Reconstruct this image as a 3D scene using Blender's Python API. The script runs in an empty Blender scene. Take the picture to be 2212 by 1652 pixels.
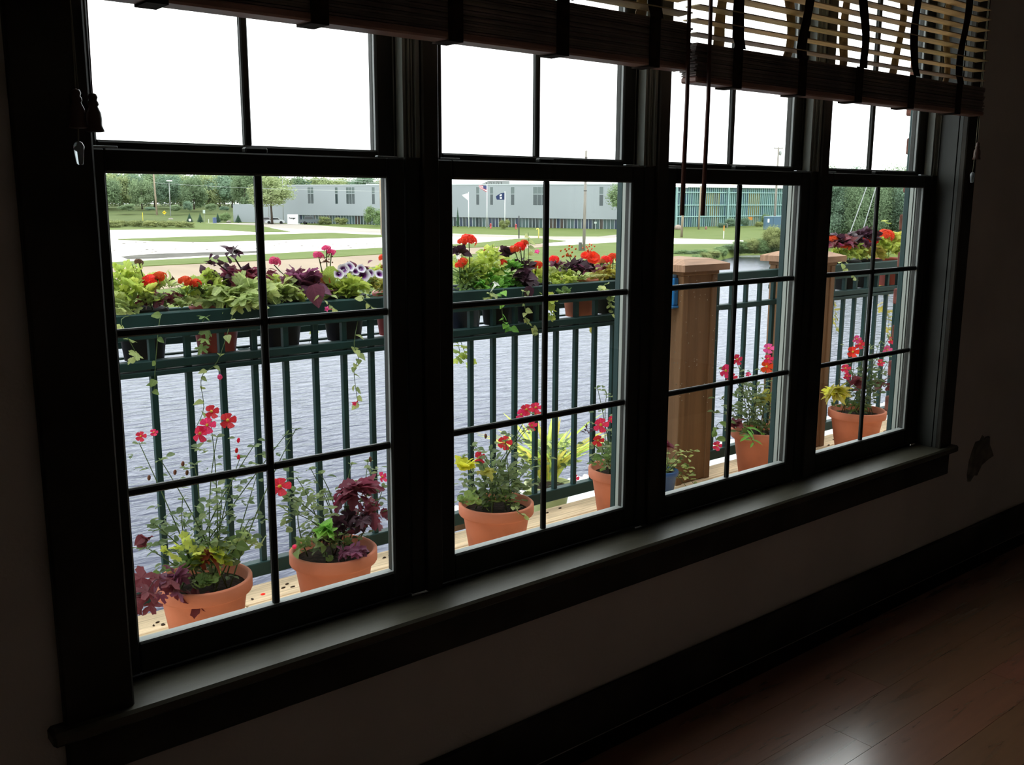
import bpy, math, random
from math import sin, cos, pi, sqrt
from mathutils import Vector, Matrix

random.seed(7)
scene = bpy.context.scene
C = scene.collection

# ------------------------------------------------------------------ camera
F_PX, PITCH, YAW, ROLL = 2106.7, 0.187127, 0.690628, 0.003865
GZ = 0.62                                   # height of the glass bottom above the floor
CAM = Vector((-0.5993, -1.9175, 0.8991 + GZ))
_f = Vector((sin(YAW) * cos(PITCH), cos(YAW) * cos(PITCH), -sin(PITCH)))
_r = Vector((cos(YAW), -sin(YAW), 0.0))
_u = _r.cross(_f)
R2 = _r * cos(ROLL) + _u * sin(ROLL)
U2 = -_r * sin(ROLL) + _u * cos(ROLL)
cd = bpy.data.cameras.new('camera')
cd.sensor_width = 36.0
cd.lens = 36.0 * F_PX / 2212.0
cd.clip_start = 0.05
cd.clip_end = 2000.0
cam = bpy.data.objects.new('camera', cd)
C.objects.link(cam)
cam.matrix_world = Matrix(((R2.x, U2.x, -_f.x, CAM.x), (R2.y, U2.y, -_f.y, CAM.y),
                           (R2.z, U2.z, -_f.z, CAM.z), (0, 0, 0, 1)))
scene.camera = cam

# ------------------------------------------------------------------ sky and exposure (bright overcast)
world = bpy.data.worlds.new('overcast_sky')
scene.world = world
world.use_nodes = True
wn = world.node_tree.nodes
wn['Background'].inputs['Color'].default_value = (0.95, 0.985, 1.0, 1)
wn['Background'].inputs['Strength'].default_value = 1.0
scene.view_settings.view_transform = 'Standard'
scene.view_settings.look = 'None'
scene.view_settings.gamma = 1.0
scene.view_settings.use_curve_mapping = False
scene.view_settings.exposure = 1.85


# ------------------------------------------------------------------ positions measured from the place
def ray(px, py):
    return _f + R2 * ((px - 1106) / F_PX) - U2 * ((py - 826) / F_PX)


def at_y(px, py, y):
    d = ray(px, py)
    return CAM + d * ((y - CAM.y) / d.y)


def at_z(px, py, z):
    d = ray(px, py)
    return CAM + d * ((z - CAM.z) / d.z)


def at_dist(px, py, p):
    """point on the ray as far away (horizontally) as p"""
    d = ray(px, py)
    r = (Vector((p[0], p[1])) - Vector((CAM.x, CAM.y))).length
    return CAM + d * (r / sqrt(d.x * d.x + d.y * d.y))


# ------------------------------------------------------------------ materials
MATS = {}


def mat(name, col, rough=0.6, spec=0.3, var=0.0, vscale=8.0, stretch=(1, 1, 1), bump=0.0, bscale=60.0,
        metal=0.0, rnd=0.0, transl=0.0, col2=None, coat=0.0, tcol=None, obj=False):
    if name in MATS:
        return MATS[name]
    m = bpy.data.materials.new(name)
    m.use_nodes = True
    nt = m.node_tree
    N, L = nt.nodes, nt.links
    b = N['Principled BSDF']
    b.inputs['Roughness'].default_value = rough
    b.inputs['Specular IOR Level'].default_value = spec
    b.inputs['Metallic'].default_value = metal
    b.inputs['Coat Weight'].default_value = coat
    b.inputs['Coat Roughness'].default_value = 0.15
    c4 = (*col, 1)
    b.inputs['Base Color'].default_value = c4
    out = None
    tc = None
    if var or bump or col2:
        tc = N.new('ShaderNodeTexCoord')
        mp = N.new('ShaderNodeMapping')
        mp.inputs['Scale'].default_value = stretch
        L.new(tc.outputs['Object'], mp.inputs['Vector'])
    if var or col2:
        no = N.new('ShaderNodeTexNoise')
        no.inputs['Scale'].default_value = vscale
        no.inputs['Detail'].default_value = 5.0
        L.new(mp.outputs['Vector'], no.inputs['Vector'])
        mx = N.new('ShaderNodeMix')
        mx.data_type = 'RGBA'
        ramp = N.new('ShaderNodeMapRange')
        ramp.inputs['From Min'].default_value = 0.35
        ramp.inputs['From Max'].default_value = 0.65
        L.new(no.outputs['Fac'], ramp.inputs['Value'])
        L.new(ramp.outputs['Result'], mx.inputs['Factor'])
        lo = col2 if col2 else tuple(v * (1 - var) for v in col)
        hi = col if col2 else tuple(min(1, v * (1 + var)) for v in col)
        mx.inputs['A'].default_value = (*lo, 1)
        mx.inputs['B'].default_value = (*hi, 1)
        out = mx.outputs['Result']
    if rnd:
        oi = N.new('ShaderNodeObjectInfo')
        hs = N.new('ShaderNodeHueSaturation')
        mr = N.new('ShaderNodeMapRange')
        mr.inputs['To Min'].default_value = 1 - rnd
        mr.inputs['To Max'].default_value = 1 + rnd
        L.new(oi.outputs['Random'], mr.inputs['Value'])
        L.new(mr.outputs['Result'], hs.inputs['Value'])
        mr2 = N.new('ShaderNodeMapRange')
        mr2.inputs['To Min'].default_value = 0.5 + rnd * 0.07
        mr2.inputs['To Max'].default_value = 0.5 - rnd * 0.07
        L.new(oi.outputs['Random'], mr2.inputs['Value'])
        L.new(mr2.outputs['Result'], hs.inputs['Hue'])
        if out:
            L.new(out, hs.inputs['Color'])
        else:
            hs.inputs['Color'].default_value = c4
        out = hs.outputs['Color']
    if out:
        L.new(out, b.inputs['Base Color'])
    if bump:
        nb = N.new('ShaderNodeTexNoise')
        nb.inputs['Scale'].default_value = bscale
        nb.inputs['Detail'].default_value = 4.0
        L.new(mp.outputs['Vector'], nb.inputs['Vector'])
        bp = N.new('ShaderNodeBump')
        bp.inputs['Strength'].default_value = bump
        bp.inputs['Distance'].default_value = 0.01
        L.new(nb.outputs['Fac'], bp.inputs['Height'])
        L.new(bp.outputs['Normal'], b.inputs['Normal'])
    if transl:
        tr = N.new('ShaderNodeBsdfTranslucent')
        if out:
            L.new(out, tr.inputs['Color'])
        else:
            tr.inputs['Color'].default_value = (*(tcol or col), 1)
        ms = N.new('ShaderNodeMixShader')
        ms.inputs['Fac'].default_value = transl
        L.new(b.outputs['BSDF'], ms.inputs[1])
        L.new(tr.outputs['BSDF'], ms.inputs[2])
        L.new(ms.outputs['Shader'], N['Material Output'].inputs['Surface'])
    MATS[name] = m
    return m


def glass_mat():
    m = bpy.data.materials.new('window_glass')
    m.use_nodes = True
    nt = m.node_tree
    N, L = nt.nodes, nt.links
    N.remove(N['Principled BSDF'])
    lw = N.new('ShaderNodeLayerWeight')
    lw.inputs['Blend'].default_value = 0.5
    pw = N.new('ShaderNodeMath')
    pw.operation = 'POWER'
    pw.inputs[1].default_value = 5.0
    L.new(lw.outputs['Facing'], pw.inputs[0])
    fr = N.new('ShaderNodeMath')
    fr.operation = 'MULTIPLY_ADD'
    fr.inputs[1].default_value = 0.96
    fr.inputs[2].default_value = 0.035
    L.new(pw.outputs[0], fr.inputs[0])
    tr = N.new('ShaderNodeBsdfTransparent')
    tr.inputs['Color'].default_value = (0.965, 0.985, 0.975, 1)
    gl = N.new('ShaderNodeBsdfGlossy')
    gl.inputs['Roughness'].default_value = 0.02
    ms = N.new('ShaderNodeMixShader')
    L.new(fr.outputs[0], ms.inputs['Fac'])
    L.new(tr.outputs['BSDF'], ms.inputs[1])
    L.new(gl.outputs['BSDF'], ms.inputs[2])
    L.new(ms.outputs['Shader'], N['Material Output'].inputs['Surface'])
    MATS['glass'] = m
    return m


GLASS = glass_mat()
TRIM = mat('dark_stained_wood', (0.038, 0.034, 0.028), 0.55, 0.15, var=0.35, vscale=5, stretch=(1, 8, 1), bump=0.05)
SASH = mat('dark_sash', (0.020, 0.020, 0.017), 0.5, 0.25, var=0.2, vscale=9)
STOOL = mat('window_stool_wood', (0.058, 0.053, 0.036), 0.42, 0.4, var=0.12, vscale=6, stretch=(1, 10, 1), bump=0.05)
LINER = mat('vinyl_liner', (0.17, 0.18, 0.155), 0.45, 0.4)
EXTJ = mat('exterior_jamb_grey', (0.33, 0.36, 0.33), 0.5, 0.3)
GREEN = mat('dark_green_paint', (0.010, 0.036, 0.035), 0.55, 0.18, var=0.25, vscale=6)
GREENC = mat('dark_green_cladding', (0.013, 0.040, 0.040), 0.5, 0.3, var=0.1)
WALL = mat('tan_wall_paint', (0.58, 0.50, 0.44), 0.85, 0.15, var=0.06, vscale=3, bump=0.08, bscale=120)
CEIL = mat('ceiling_paint', (0.80, 0.77, 0.72), 0.9, 0.1)
BACKW = mat('back_wall_paint', (0.66, 0.60, 0.53), 0.9, 0.1, var=0.05)
TERRA = mat('terracotta', (0.52, 0.175, 0.10), 0.75, 0.2, var=0.12, vscale=9, bump=0.1)
TERRA_RED = mat('red_plastic_pot', (0.36, 0.055, 0.035), 0.45, 0.4, var=0.1)
BLACKPOT = mat('black_plastic_pot', (0.006, 0.0065, 0.007), 0.6, 0.2, var=0.3)
BLUEPOT = mat('blue_pot_glaze', (0.03, 0.09, 0.26), 0.35, 0.5)
PALEPOT = mat('pale_green_pot', (0.42, 0.45, 0.2), 0.5, 0.4)
SOIL = mat('soil', (0.025, 0.017, 0.012), 0.95, 0.1, var=0.5, vscale=60, bump=0.6, bscale=90)
PINE = mat('pine_deck', (0.70, 0.54, 0.35), 0.75, 0.2, var=0.22, vscale=5, stretch=(1.2, 22, 8), bump=0.15, bscale=30, rnd=0.08)
CEDAR = mat('cedar_post', (0.19, 0.102, 0.05), 0.7, 0.2, var=0.16, vscale=2.5, stretch=(10, 10, 0.7), bump=0.15, bscale=20)
BRICK = mat('red_brick', (0.14, 0.055, 0.042), 0.85, 0.15, var=0.3, vscale=25, bump=0.3, rnd=0.25)
STEM = mat('green_stem', (0.07, 0.11, 0.035), 0.6, 0.3)
STEMP = mat('purple_stem', (0.06, 0.025, 0.025), 0.6, 0.3)


# ------------------------------------------------------------------ mesh helpers
class MB:
    def __init__(self):
        self.v, self.f, self.mi = [], [], []
        self.m = 0

    def add(self, vs, fs):
        o = len(self.v)
        self.v += [tuple(p) for p in vs]
        for f in fs:
            self.f.append(tuple(i + o for i in f))
            self.mi.append(self.m)
        return self

    def box(self, x0, x1, y0, y1, z0, z1):
        return self.add([(x0, y0, z0), (x1, y0, z0), (x1, y1, z0), (x0, y1, z0),
                         (x0, y0, z1), (x1, y0, z1), (x1, y1, z1), (x0, y1, z1)],
                        [(3, 2, 1, 0), (4, 5, 6, 7), (0, 1, 5, 4), (1, 2, 6, 5), (2, 3, 7, 6), (3, 0, 4, 7)])

    def bevbox(self, x0, x1, y0, y1, z0, z1, b=0.003):
        """box with chamfered edges"""
        vs, idx = [], {}
        for i, (X, sx) in enumerate(((x0, 1), (x1, -1))):
            for j, (Y, sy) in enumerate(((y0, 1), (y1, -1))):
                for k, (Z, sz) in enumerate(((z0, 1), (z1, -1))):
                    for a in range(3):
                        p = [X + sx * b, Y + sy * b, Z + sz * b]
                        p[a] = (X, Y, Z)[a]
                        idx[(i, j, k, a)] = len(vs)
                        vs.append(p)
        fs = []
        for i in (0, 1):
            q = [(i, 0, 0, 0), (i, 1, 0, 0), (i, 1, 1, 0), (i, 0, 1, 0)]
            fs.append(q if i else q[::-1])
            q = [(0, i, 0, 1), (0, i, 1, 1), (1, i, 1, 1), (1, i, 0, 1)]
            fs.append(q if i else q[::-1])
            q = [(0, 0, i, 2), (1, 0, i, 2), (1, 1, i, 2), (0, 1, i, 2)]
            fs.append(q if i else q[::-1])
        for j in (0, 1):
            for k in (0, 1):
                fs.append([(0, j, k, 1), (1, j, k, 1), (1, j, k, 2), (0, j, k, 2)])
                fs.append([(j, 0, k, 0), (j, 1, k, 0), (j, 1, k, 2), (j, 0, k, 2)])
                fs.append([(j, k, 0, 0), (j, k, 1, 0), (j, k, 1, 1), (j, k, 0, 1)])
                for i in (0, 1):
                    fs.append([(i, j, k, 0), (i, j, k, 1), (i, j, k, 2)]) if i == 0 or True else None
        return self.add(vs, [[idx[t] for t in f] for f in fs])

    def tube(self, pts, rad, n=6, cap=True):
        pts = [Vector(p) for p in pts]
        k = len(pts)
        rs = rad if isinstance(rad, (list, tuple)) else [rad] * k
        vs, fs = [], []
        for i, p in enumerate(pts):
            t = (pts[min(i + 1, k - 1)] - pts[max(i - 1, 0)])
            t = t.normalized() if t.length > 1e-9 else Vector((0, 0, 1))
            a = Vector((1, 0, 0)) if abs(t.x) < 0.8 else Vector((0, 1, 0))
            e1 = t.cross(a).normalized()
            e2 = t.cross(e1)
            for j in range(n):
                q = 2 * pi * j / n
                vs.append(p + (e1 * cos(q) + e2 * sin(q)) * rs[i])
        for i in range(k - 1):
            for j in range(n):
                fs.append((i * n + j, i * n + (j + 1) % n, (i + 1) * n + (j + 1) % n, (i + 1) * n + j))
        if cap:
            fs.append(tuple(range(n))[::-1])
            fs.append(tuple((k - 1) * n + j for j in range(n)))
        return self.add(vs, fs)

    def lathe(self, prof, n=24, c=(0, 0, 0), wob=None):
        vs, fs = [], []
        for i, (r, z) in enumerate(prof):
            for j in range(n):
                q = 2 * pi * j / n
                w = wob(i, q) if wob else 1.0
                vs.append((c[0] + r * w * cos(q), c[1] + r * w * sin(q), c[2] + z))
        for i in range(len(prof) - 1):
            for j in range(n):
                fs.append((i * n + j, i * n + (j + 1) % n, (i + 1) * n + (j + 1) % n, (i + 1) * n + j))
        if prof[0][0] > 1e-6:
            fs.append(tuple(range(n))[::-1])
        if prof[-1][0] > 1e-6:
            fs.append(tuple((len(prof) - 1) * n + j for j in range(n)))
        return self.add(vs, fs)

    def prism(self, pts, z0, z1):
        """polygon (x,y) extruded from z0 to z1"""
        n = len(pts)
        vs = [(p[0], p[1], z0) for p in pts] + [(p[0], p[1], z1) for p in pts]
        fs = [tuple(range(n))[::-1], tuple(range(n, 2 * n))]
        fs += [(i, (i + 1) % n, n + (i + 1) % n, n + i) for i in range(n)]
        return self.add(vs, fs)

    def blob(self, c, r, n=8, m=5, jit=0.0):
        vs, fs = [(c[0], c[1], c[2] - r[2])], []
        for i in range(1, m):
            t = pi * i / m
            for j in range(n):
                q = 2 * pi * j / n
                k = 1 + random.uniform(-jit, jit)
                vs.append((c[0] + r[0] * sin(t) * cos(q) * k, c[1] + r[1] * sin(t) * sin(q) * k, c[2] - r[2] * cos(t) * k))
        vs.append((c[0], c[1], c[2] + r[2]))
        for j in range(n):
            fs.append((0, 1 + (j + 1) % n, 1 + j))
            fs.append((len(vs) - 1, 1 + (m - 2) * n + j, 1 + (m - 2) * n + (j + 1) % n))
        for i in range(m - 2):
            for j in range(n):
                fs.append((1 + i * n + j, 1 + i * n + (j + 1) % n, 1 + (i + 1) * n + (j + 1) % n, 1 + (i + 1) * n + j))
        return self.add(vs, fs)

    def mesh(self, name, *mats, smooth=False):
        me = bpy.data.meshes.new(name)
        me.from_pydata(self.v, [], self.f)
        for m in mats:
            me.materials.append(m)
        if len(mats) > 1:
            me.polygons.foreach_set('material_index', self.mi)
        if smooth:
            me.polygons.foreach_set('use_smooth', [True] * len(self.f))
        me.update()
        return me

    def build(self, name, *mats, parent=None, smooth=False, loc=None):
        me = self.mesh(name, *mats, smooth=smooth)
        return place(name, me, parent, loc)


def place(name, me, parent=None, loc=None):
    o = bpy.data.objects.new(name, me)
    C.objects.link(o)
    if parent is not None:
        o.parent = parent
    if loc is not None:
        o.location = loc
    return o


def tag(o, label=None, cat=None, group=None, kind=None):
    if label:
        o['label'] = label
    if cat:
        o['category'] = cat
    if group:
        o['group'] = group
    if kind:
        o['kind'] = kind
    return o


def thing(name, label, cat, loc=(0, 0, 0), group=None, rz=0.0):
    o = bpy.data.objects.new(name, None)
    o.empty_display_size = 0.05
    C.objects.link(o)
    o.location = loc
    o.rotation_euler = (0, 0, rz)
    return tag(o, label, cat, group)


def struct(name, label, cat='structure'):
    o = bpy.data.objects.new(name, None)
    o.empty_display_size = 0.05
    C.objects.link(o)
    return tag(o, label, cat, kind='structure')


ORD = ['first', 'second', 'third', 'fourth', 'fifth', 'sixth', 'seventh', 'eighth', 'ninth', 'tenth', 'eleventh',
       'twelfth', 'thirteenth', 'fourteenth', 'fifteenth', 'sixteenth', 'seventeenth', 'eighteenth', 'nineteenth',
       'twentieth', 'twenty-first', 'twenty-second', 'twenty-third', 'twenty-fourth', 'twenty-fifth', 'twenty-sixth',
       'twenty-seventh', 'twenty-eighth']

# ================================================================== THE ROOM
UW, GW, GH = 0.8, 0.618, 0.943            # unit pitch, glass width, glass height of one sash
WY = -0.085                               # room face of the window wall
X0, X1 = -0.06, 3.11                      # window opening
ZB, ZT = GZ - 0.10, GZ + 2.02
RX0, RX1, RY0, RH = -2.6, 6.6, -6.0, 3.0

# floor: base slab with separate boards
fl = MB().box(RX0, RX1, RY0, 0.10, -0.12, -0.013).build('floor', mat('subfloor_wood', (0.012, 0.006, 0.004), 0.9, 0.1, var=0.3))
tag(fl, 'reddish brown plank floor running along the window wall', 'floor', kind='structure')


def plank_mat():
    m = mat('red_brown_plank', (0.20, 0.080, 0.040), 0.3, 0.6, rnd=0.16, coat=1.0)
    N, L = m.node_tree.nodes, m.node_tree.links
    b = N['Principled BSDF']
    src = b.inputs['Base Color'].links[0].from_socket
    tc = N.new('ShaderNodeTexCoord')
    oi = N.new('ShaderNodeObjectInfo')
    ad = N.new('ShaderNodeVectorMath')
    ad.operation = 'ADD'
    L.new(tc.outputs['Object'], ad.inputs[0])
    L.new(oi.outputs['Location'], ad.inputs[1])
    mp = N.new('ShaderNodeMapping')
    mp.inputs['Scale'].default_value = (1.0, 10, 1)
    L.new(ad.outputs['Vector'], mp.inputs['Vector'])
    no = N.new('ShaderNodeTexNoise')
    no.inputs['Scale'].default_value = 3.0
    no.inputs['Detail'].default_value = 7.0
    no.inputs['Distortion'].default_value = 0.6
    L.new(mp.outputs['Vector'], no.inputs['Vector'])
    mr = N.new('ShaderNodeMapRange')
    mr.inputs['From Min'].default_value = 0.3
    mr.inputs['From Max'].default_value = 0.72
    mr.inputs['To Min'].default_value = 0.84
    mr.inputs['To Max'].default_value = 1.1
    L.new(no.outputs['Fac'], mr.inputs['Value'])
    vm = N.new('ShaderNodeVectorMath')
    vm.operation = 'SCALE'
    L.new(src, vm.inputs[0])
    L.new(mr.outputs['Result'], vm.inputs['Scale'])
    L.new(vm.outputs['Vector'], b.inputs['Base Color'])
    bp = N.new('ShaderNodeBump')
    bp.inputs['Strength'].default_value = 0.05
    bp.inputs['Distance'].default_value = 0.004
    L.new(no.outputs['Fac'], bp.inputs['Height'])
    L.new(bp.outputs['Normal'], b.inputs['Normal'])
    r2 = N.new('ShaderNodeMapRange')
    r2.inputs['To Min'].default_value = 0.22
    r2.inputs['To Max'].default_value = 0.36
    L.new(no.outputs['Fac'], r2.inputs['Value'])
    L.new(r2.outputs['Result'], b.inputs['Roughness'])
    return m


PLANK = plank_mat()
PLANK.node_tree.nodes['Principled BSDF'].inputs['Coat IOR'].default_value = 2.6
PLANK.node_tree.nodes['Principled BSDF'].inputs['Coat Roughness'].default_value = 0.21
PWID, PLEN = 0.154, 1.22
plank_me = MB().box(0, PLEN - 0.0014, 0, PWID - 0.0014, -0.013, 0.0).mesh('plank', PLANK)
for r in range(-2, 13):
    y = -0.475 - 0.154 * (r + 1)
    if y + PWID > WY - 0.016:
        y1 = WY - 0.016
        me = MB().box(0, PLEN - 0.0014, 0, y1 - y - 0.0014, -0.013, 0.0).mesh('plank', PLANK)
    else:
        me = plank_me
    off = (1.79 if r == 0 else 1.79 + random.uniform(0.25, 0.95) if r % 2 else 1.79 + random.uniform(-0.4, 0.3))
    x = off - PLEN * 3
    while x < 5.4:
        if x + PLEN > -0.6:
            place('plank', me, fl, (x, y, 0.0))
        x += PLEN

# walls and ceiling
w = MB()
w.box(RX0, X0, WY, 0.02, -0.1, RH).box(X1, RX1, WY, 0.02, -0.1, RH).box(X0, X1, WY, 0.02, -0.1, ZB).box(X0, X1, WY, 0.02, ZT, RH)
tag(w.build('wall_window', WALL), 'tan painted wall around the row of four windows', 'wall', kind='structure')
tag(MB().box(RX0 - 0.1, RX0, RY0, 0.12, -0.12, RH).build('wall_left', BACKW), 'dim tan wall left of the window wall', 'wall', kind='structure')
tag(MB().box(RX1, RX1 + 0.1, RY0, 0.12, -0.12, RH).build('wall_right', BACKW), 'dim tan wall at the far right end of the room', 'wall', kind='structure')
tag(MB().box(RX0 - 0.1, RX1 + 0.1, RY0 - 0.1, RY0, -0.12, RH).build('wall_back', BACKW), 'dim back wall of the room facing the windows', 'wall', kind='structure')
tag(MB().box(RX0 - 0.1, RX1 + 0.1, RY0 - 0.1, 0.12, RH, RH + 0.1).build('ceiling', CEIL), 'plain ceiling of the dark room', 'ceiling', kind='structure')
bb = MB().bevbox(RX0, RX1, WY - 0.016, WY, 0, 0.145, 0.004)
tag(bb.build('baseboard_window', TRIM), 'dark stained baseboard below the windows', 'baseboard', kind='structure')

# outside face of the house wall: dark siding below and brick to the right
ow = MB().box(-4, X0, 0.02, 0.10, -5.6, 3.2).box(X1 + 0.1, 9, 0.02, 0.10, -5.6, 3.2).box(X0, X1 + 0.1, 0.02, 0.10, -5.6, ZB).box(X0, X1 + 0.1, 0.02, 0.10, ZT, 3.2)
oww = ow.build('wall_outside', mat('mortar', (0.42, 0.39, 0.35), 0.9, 0.1, var=0.15, vscale=20))
tag(oww, 'brick outer wall to the right of the fourth window', 'wall', kind='structure')
brick_me = MB().bevbox(0, 0.194, -0.045, 0.045, 0, 0.064, 0.004).mesh('brick', BRICK)
for k in range(42):
    z = GZ - 0.5 + k * 0.075
    for c in range(3):
        place('brick', brick_me, oww, (3.165 + (0.0 if k % 2 else 0.052) + c * 0.206 + random.uniform(-0.004, 0.004), 0.130 + random.uniform(-0.006, 0.006), z))

# window trim
tag(MB().bevbox(-0.177, -0.050, WY - 0.022, WY, GZ - 0.075, ZT + 0.13, 0.004).build('trim_1', TRIM),
    'dark stained window casing left of the first window', 'trim', kind='structure')
tag(MB().bevbox(3.100, 3.19, WY - 0.022, WY, GZ - 0.075, ZT + 0.13, 0.004).build('trim_2', TRIM),
    'dark stained window casing right of the fourth window', 'trim', kind='structure')
tag(MB().bevbox(-0.177, 3.19, WY - 0.022, WY, ZT + 0.01, ZT + 0.13, 0.004).build('trim_3', TRIM),
    'dark stained head casing above the windows behind the blinds', 'trim', kind='structure')
tag(MB().bevbox(-0.205, 3.215, -0.128, 0.0, GZ - 0.10, GZ - 0.072, 0.006).build('trim_4', STOOL),
    'long dark wooden window stool catching daylight below the windows', 'window sill', kind='structure')
tag(MB().bevbox(-0.177, 3.19, WY - 0.020, WY, GZ - 0.192, GZ - 0.10, 0.004).build('trim_5', TRIM),
    'dark stained apron board under the window stool', 'trim', kind='structure')
# far right jamb extension
j = MB().box(3.100, 3.110, -0.070, 0.03, GZ - 0.072, ZT)
j.box(3.103, 3.110, WY, -0.073, GZ - 0.072, ZT)
tag(j.build('trim_6', mat('right_jamb_wood', (0.045, 0.048, 0.042), 0.5, 0.35, var=0.1)), 'right side jamb between the fourth window and its casing', 'trim', kind='structure')
tag(MB().box(X0 - 0.004, X0 + 0.006, WY, 0.02, GZ - 0.072, ZT).build('trim_7', TRIM), 'left side jamb of the first window', 'trim', kind='structure')
for i in range(3):
    tag(MB().bevbox(i * UW + 0.708, i * UW + 0.753, -0.012, 0.06, GZ - 0.072, ZT, 0.003).build('trim_%d' % (8 + i), TRIM),
        ['dark mullion post between the first and second windows', 'dark mullion post between the second and third windows',
         'dark mullion post between the third and fourth windows'][i], 'trim', kind='structure')

# four double hung windows
M1Z, M2Z = 0.797456 * 0.8, 0.39737 * 0.8
MUN = 0.0165
WIN_LABEL = ['double hung window nearest the camera, looking onto the two big clay pots',
             'second double hung window from the left, looking onto the flagpoles',
             'third double hung window from the left, looking onto the capped wooden post',
             'fourth double hung window at the far right end of the row']


def sash(name, root, x0, zb, y0, y1, rail_b, rail_t):
    st = 0.046
    m = MB()
    m.bevbox(x0 - st, x0, y0, y1, zb - rail_b, zb + GH + rail_t, 0.003)
    m.bevbox(x0 + GW, x0 + GW + st, y0, y1, zb - rail_b, zb + GH + rail_t, 0.003)
    m.bevbox(x0, x0 + GW, y0, y1, zb - rail_b, zb, 0.003)
    m.bevbox(x0, x0 + GW, y0, y1, zb + GH, zb + GH + rail_t, 0.003)
    s = m.build(name, SASH, parent=root)
    ym = (y0 + y1) / 2
    bead = MB()
    ya, yb_, t_ = y0 + 0.005, y0 + 0.012, 0.0016
    bead.box(x0, x0 + t_, ya, yb_, zb, zb + GH).box(x0 + GW - t_, x0 + GW, ya, yb_, zb, zb + GH)
    bead.box(x0 + t_, x0 + GW - t_, ya, y1 - 0.002, zb, zb + t_)
    bead.box(x0 + t_, x0 + GW - t_, ya, yb_, zb + GH - t_, zb + GH)
    bead.build('glazing_bead', mat('glazing_bead', (0.26, 0.275, 0.265), 0.4, 0.4), parent=s)
    zs = [zb, zb + M2Z, zb + M1Z, zb + GH]
    xs = [x0, x0 + GW / 2, x0 + GW]
    h = MUN / 2
    MB().bevbox(xs[1] - h, xs[1] + h, y0 + 0.007, y1 - 0.011, zb, zb + GH, 0.003).build('muntin', SASH, parent=s)
    for z in zs[1:3]:
        for k in range(2):
            a = xs[k] + (h if k else 0)
            b_ = xs[k + 1] - (0 if k else h)
            MB().bevbox(a, b_, y0 + 0.007, y1 - 0.011, z - h, z + h, 0.003).build('muntin', SASH, parent=s)
    for r in range(3):
        for k in range(2):
            a = xs[k] + (h if k else 0)
            b_ = xs[k + 1] - (0 if k else h)
            MB().box(a, b_, ym - 0.002, ym + 0.002, zs[r] + (h if r else 0), zs[r + 1] - (h if r < 2 else 0)).build('pane', GLASS, parent=s)
    return s


for i in range(4):
    x0 = i * UW
    root = struct('window_%d' % (i + 1), WIN_LABEL[i], 'window')
    lo = sash('lower_sash', root, x0, GZ, 0.0, 0.030, 0.066, 0.044)
    up = sash('upper_sash', root, x0, GZ + 1.003, 0.040, 0.074, 0.044, 0.05)
    # hardware on the meeting rail
    zt = GZ + GH + 0.044
    MB().bevbox(x0 - 0.03, x0 + 0.028, 0.008, 0.020, zt, zt + 0.005, 0.001).build('tilt_latch', mat('latch_metal', (0.35, 0.38, 0.4), 0.3, 0.5, metal=0.6), parent=lo)
    MB().bevbox(x0 + GW - 0.02, x0 + GW + 0.035, 0.008, 0.020, zt, zt + 0.004, 0.001).build('tilt_latch', MATS['latch_metal'], parent=lo)
    MB().bevbox(x0 + GW / 2 - 0.025, x0 + GW / 2 + 0.025, 0.010, 0.030, zt, zt + 0.012, 0.003).build('sash_lock', SASH, parent=lo)
    # jamb liners (tracks) on both sides, frame head and sill
    fr = MB()
    fr.box(x0 - 0.055, x0 - 0.050, 0.0, 0.086, GZ - 0.07, ZT).box(x0 + GW + 0.050, x0 + GW + 0.088, 0.036, 0.086, GZ - 0.07, ZT)
    fr.box(x0 - 0.047, x0 + GW + 0.047, 0.0, 0.10, ZT - 0.02, ZT)
    fr.box(x0 - 0.047, x0 + GW + 0.047, 0.0, 0.12, ZB, GZ - 0.068)
    fr.build('frame', SASH, parent=root)
    for (xa, xb, ya) in ((0.666, 0.674, 0.006), (0.678, 0.683, 0.002), (0.686, 0.690, 0.002), (0.694, 0.705, -0.004)):
        MB().box(x0 + xa, x0 + xb, ya, 0.034, GZ + GH + 0.046, ZT - 0.02).build('jamb_liner', LINER, parent=root)
    MB().bevbox(x0 + 0.666, x0 + 0.706, -0.002, 0.034, GZ - 0.07, GZ + GH + 0.046, 0.002).build('side_stop', SASH, parent=root)
    # outside: grey tracks and dark green casing
    for s_, xa in ((-1, x0 - 0.050), (1, x0 + GW + 0.050)):
        for (ya, yb, dx) in ((0.044, 0.054, 0.003), (0.060, 0.066, 0.0025), (0.070, 0.084, 0.003)):
            a, b_ = (xa, xa + dx) if s_ < 0 else (xa - dx, xa)
            MB().box(a, b_, ya, yb, GZ - 0.066, ZT - 0.02).build('jamb_track', EXTJ, parent=root)
        a, b_ = (xa - 0.041, xa + 0.002) if s_ < 0 else (xa - 0.002, xa + 0.041)
        MB().bevbox(a, b_, 0.0865, 0.108, GZ - 0.066, ZT, 0.002).build('outside_casing', GREENC, parent=root)
    MB().bevbox(x0 - 0.09, x0 + GW + 0.09, 0.101, 0.140, ZB - 0.02, GZ - 0.072, 0.003).build('outside_sill', GREENC, parent=root)

# dried specks on the third window's lower panes
random.seed(77)
sp_ = MB()
for k in range(60):
    a_, b_ = random.uniform(1455, 1560), random.uniform(585, 880)
    p_ = at_y(a_, b_, 0.0178)
    sp_.blob((p_.x, p_.y, p_.z), (random.uniform(0.0008, 0.0018), 0.0006, random.uniform(0.0012, 0.0026)), 6, 4)
tag(sp_.build('dried_speck', mat('dried_speck_white', (0.6, 0.55, 0.45), 0.8, 0.1), parent=[o_ for o_ in bpy.data.objects if o_.name == 'window_3'][0]), kind='stuff')

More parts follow.
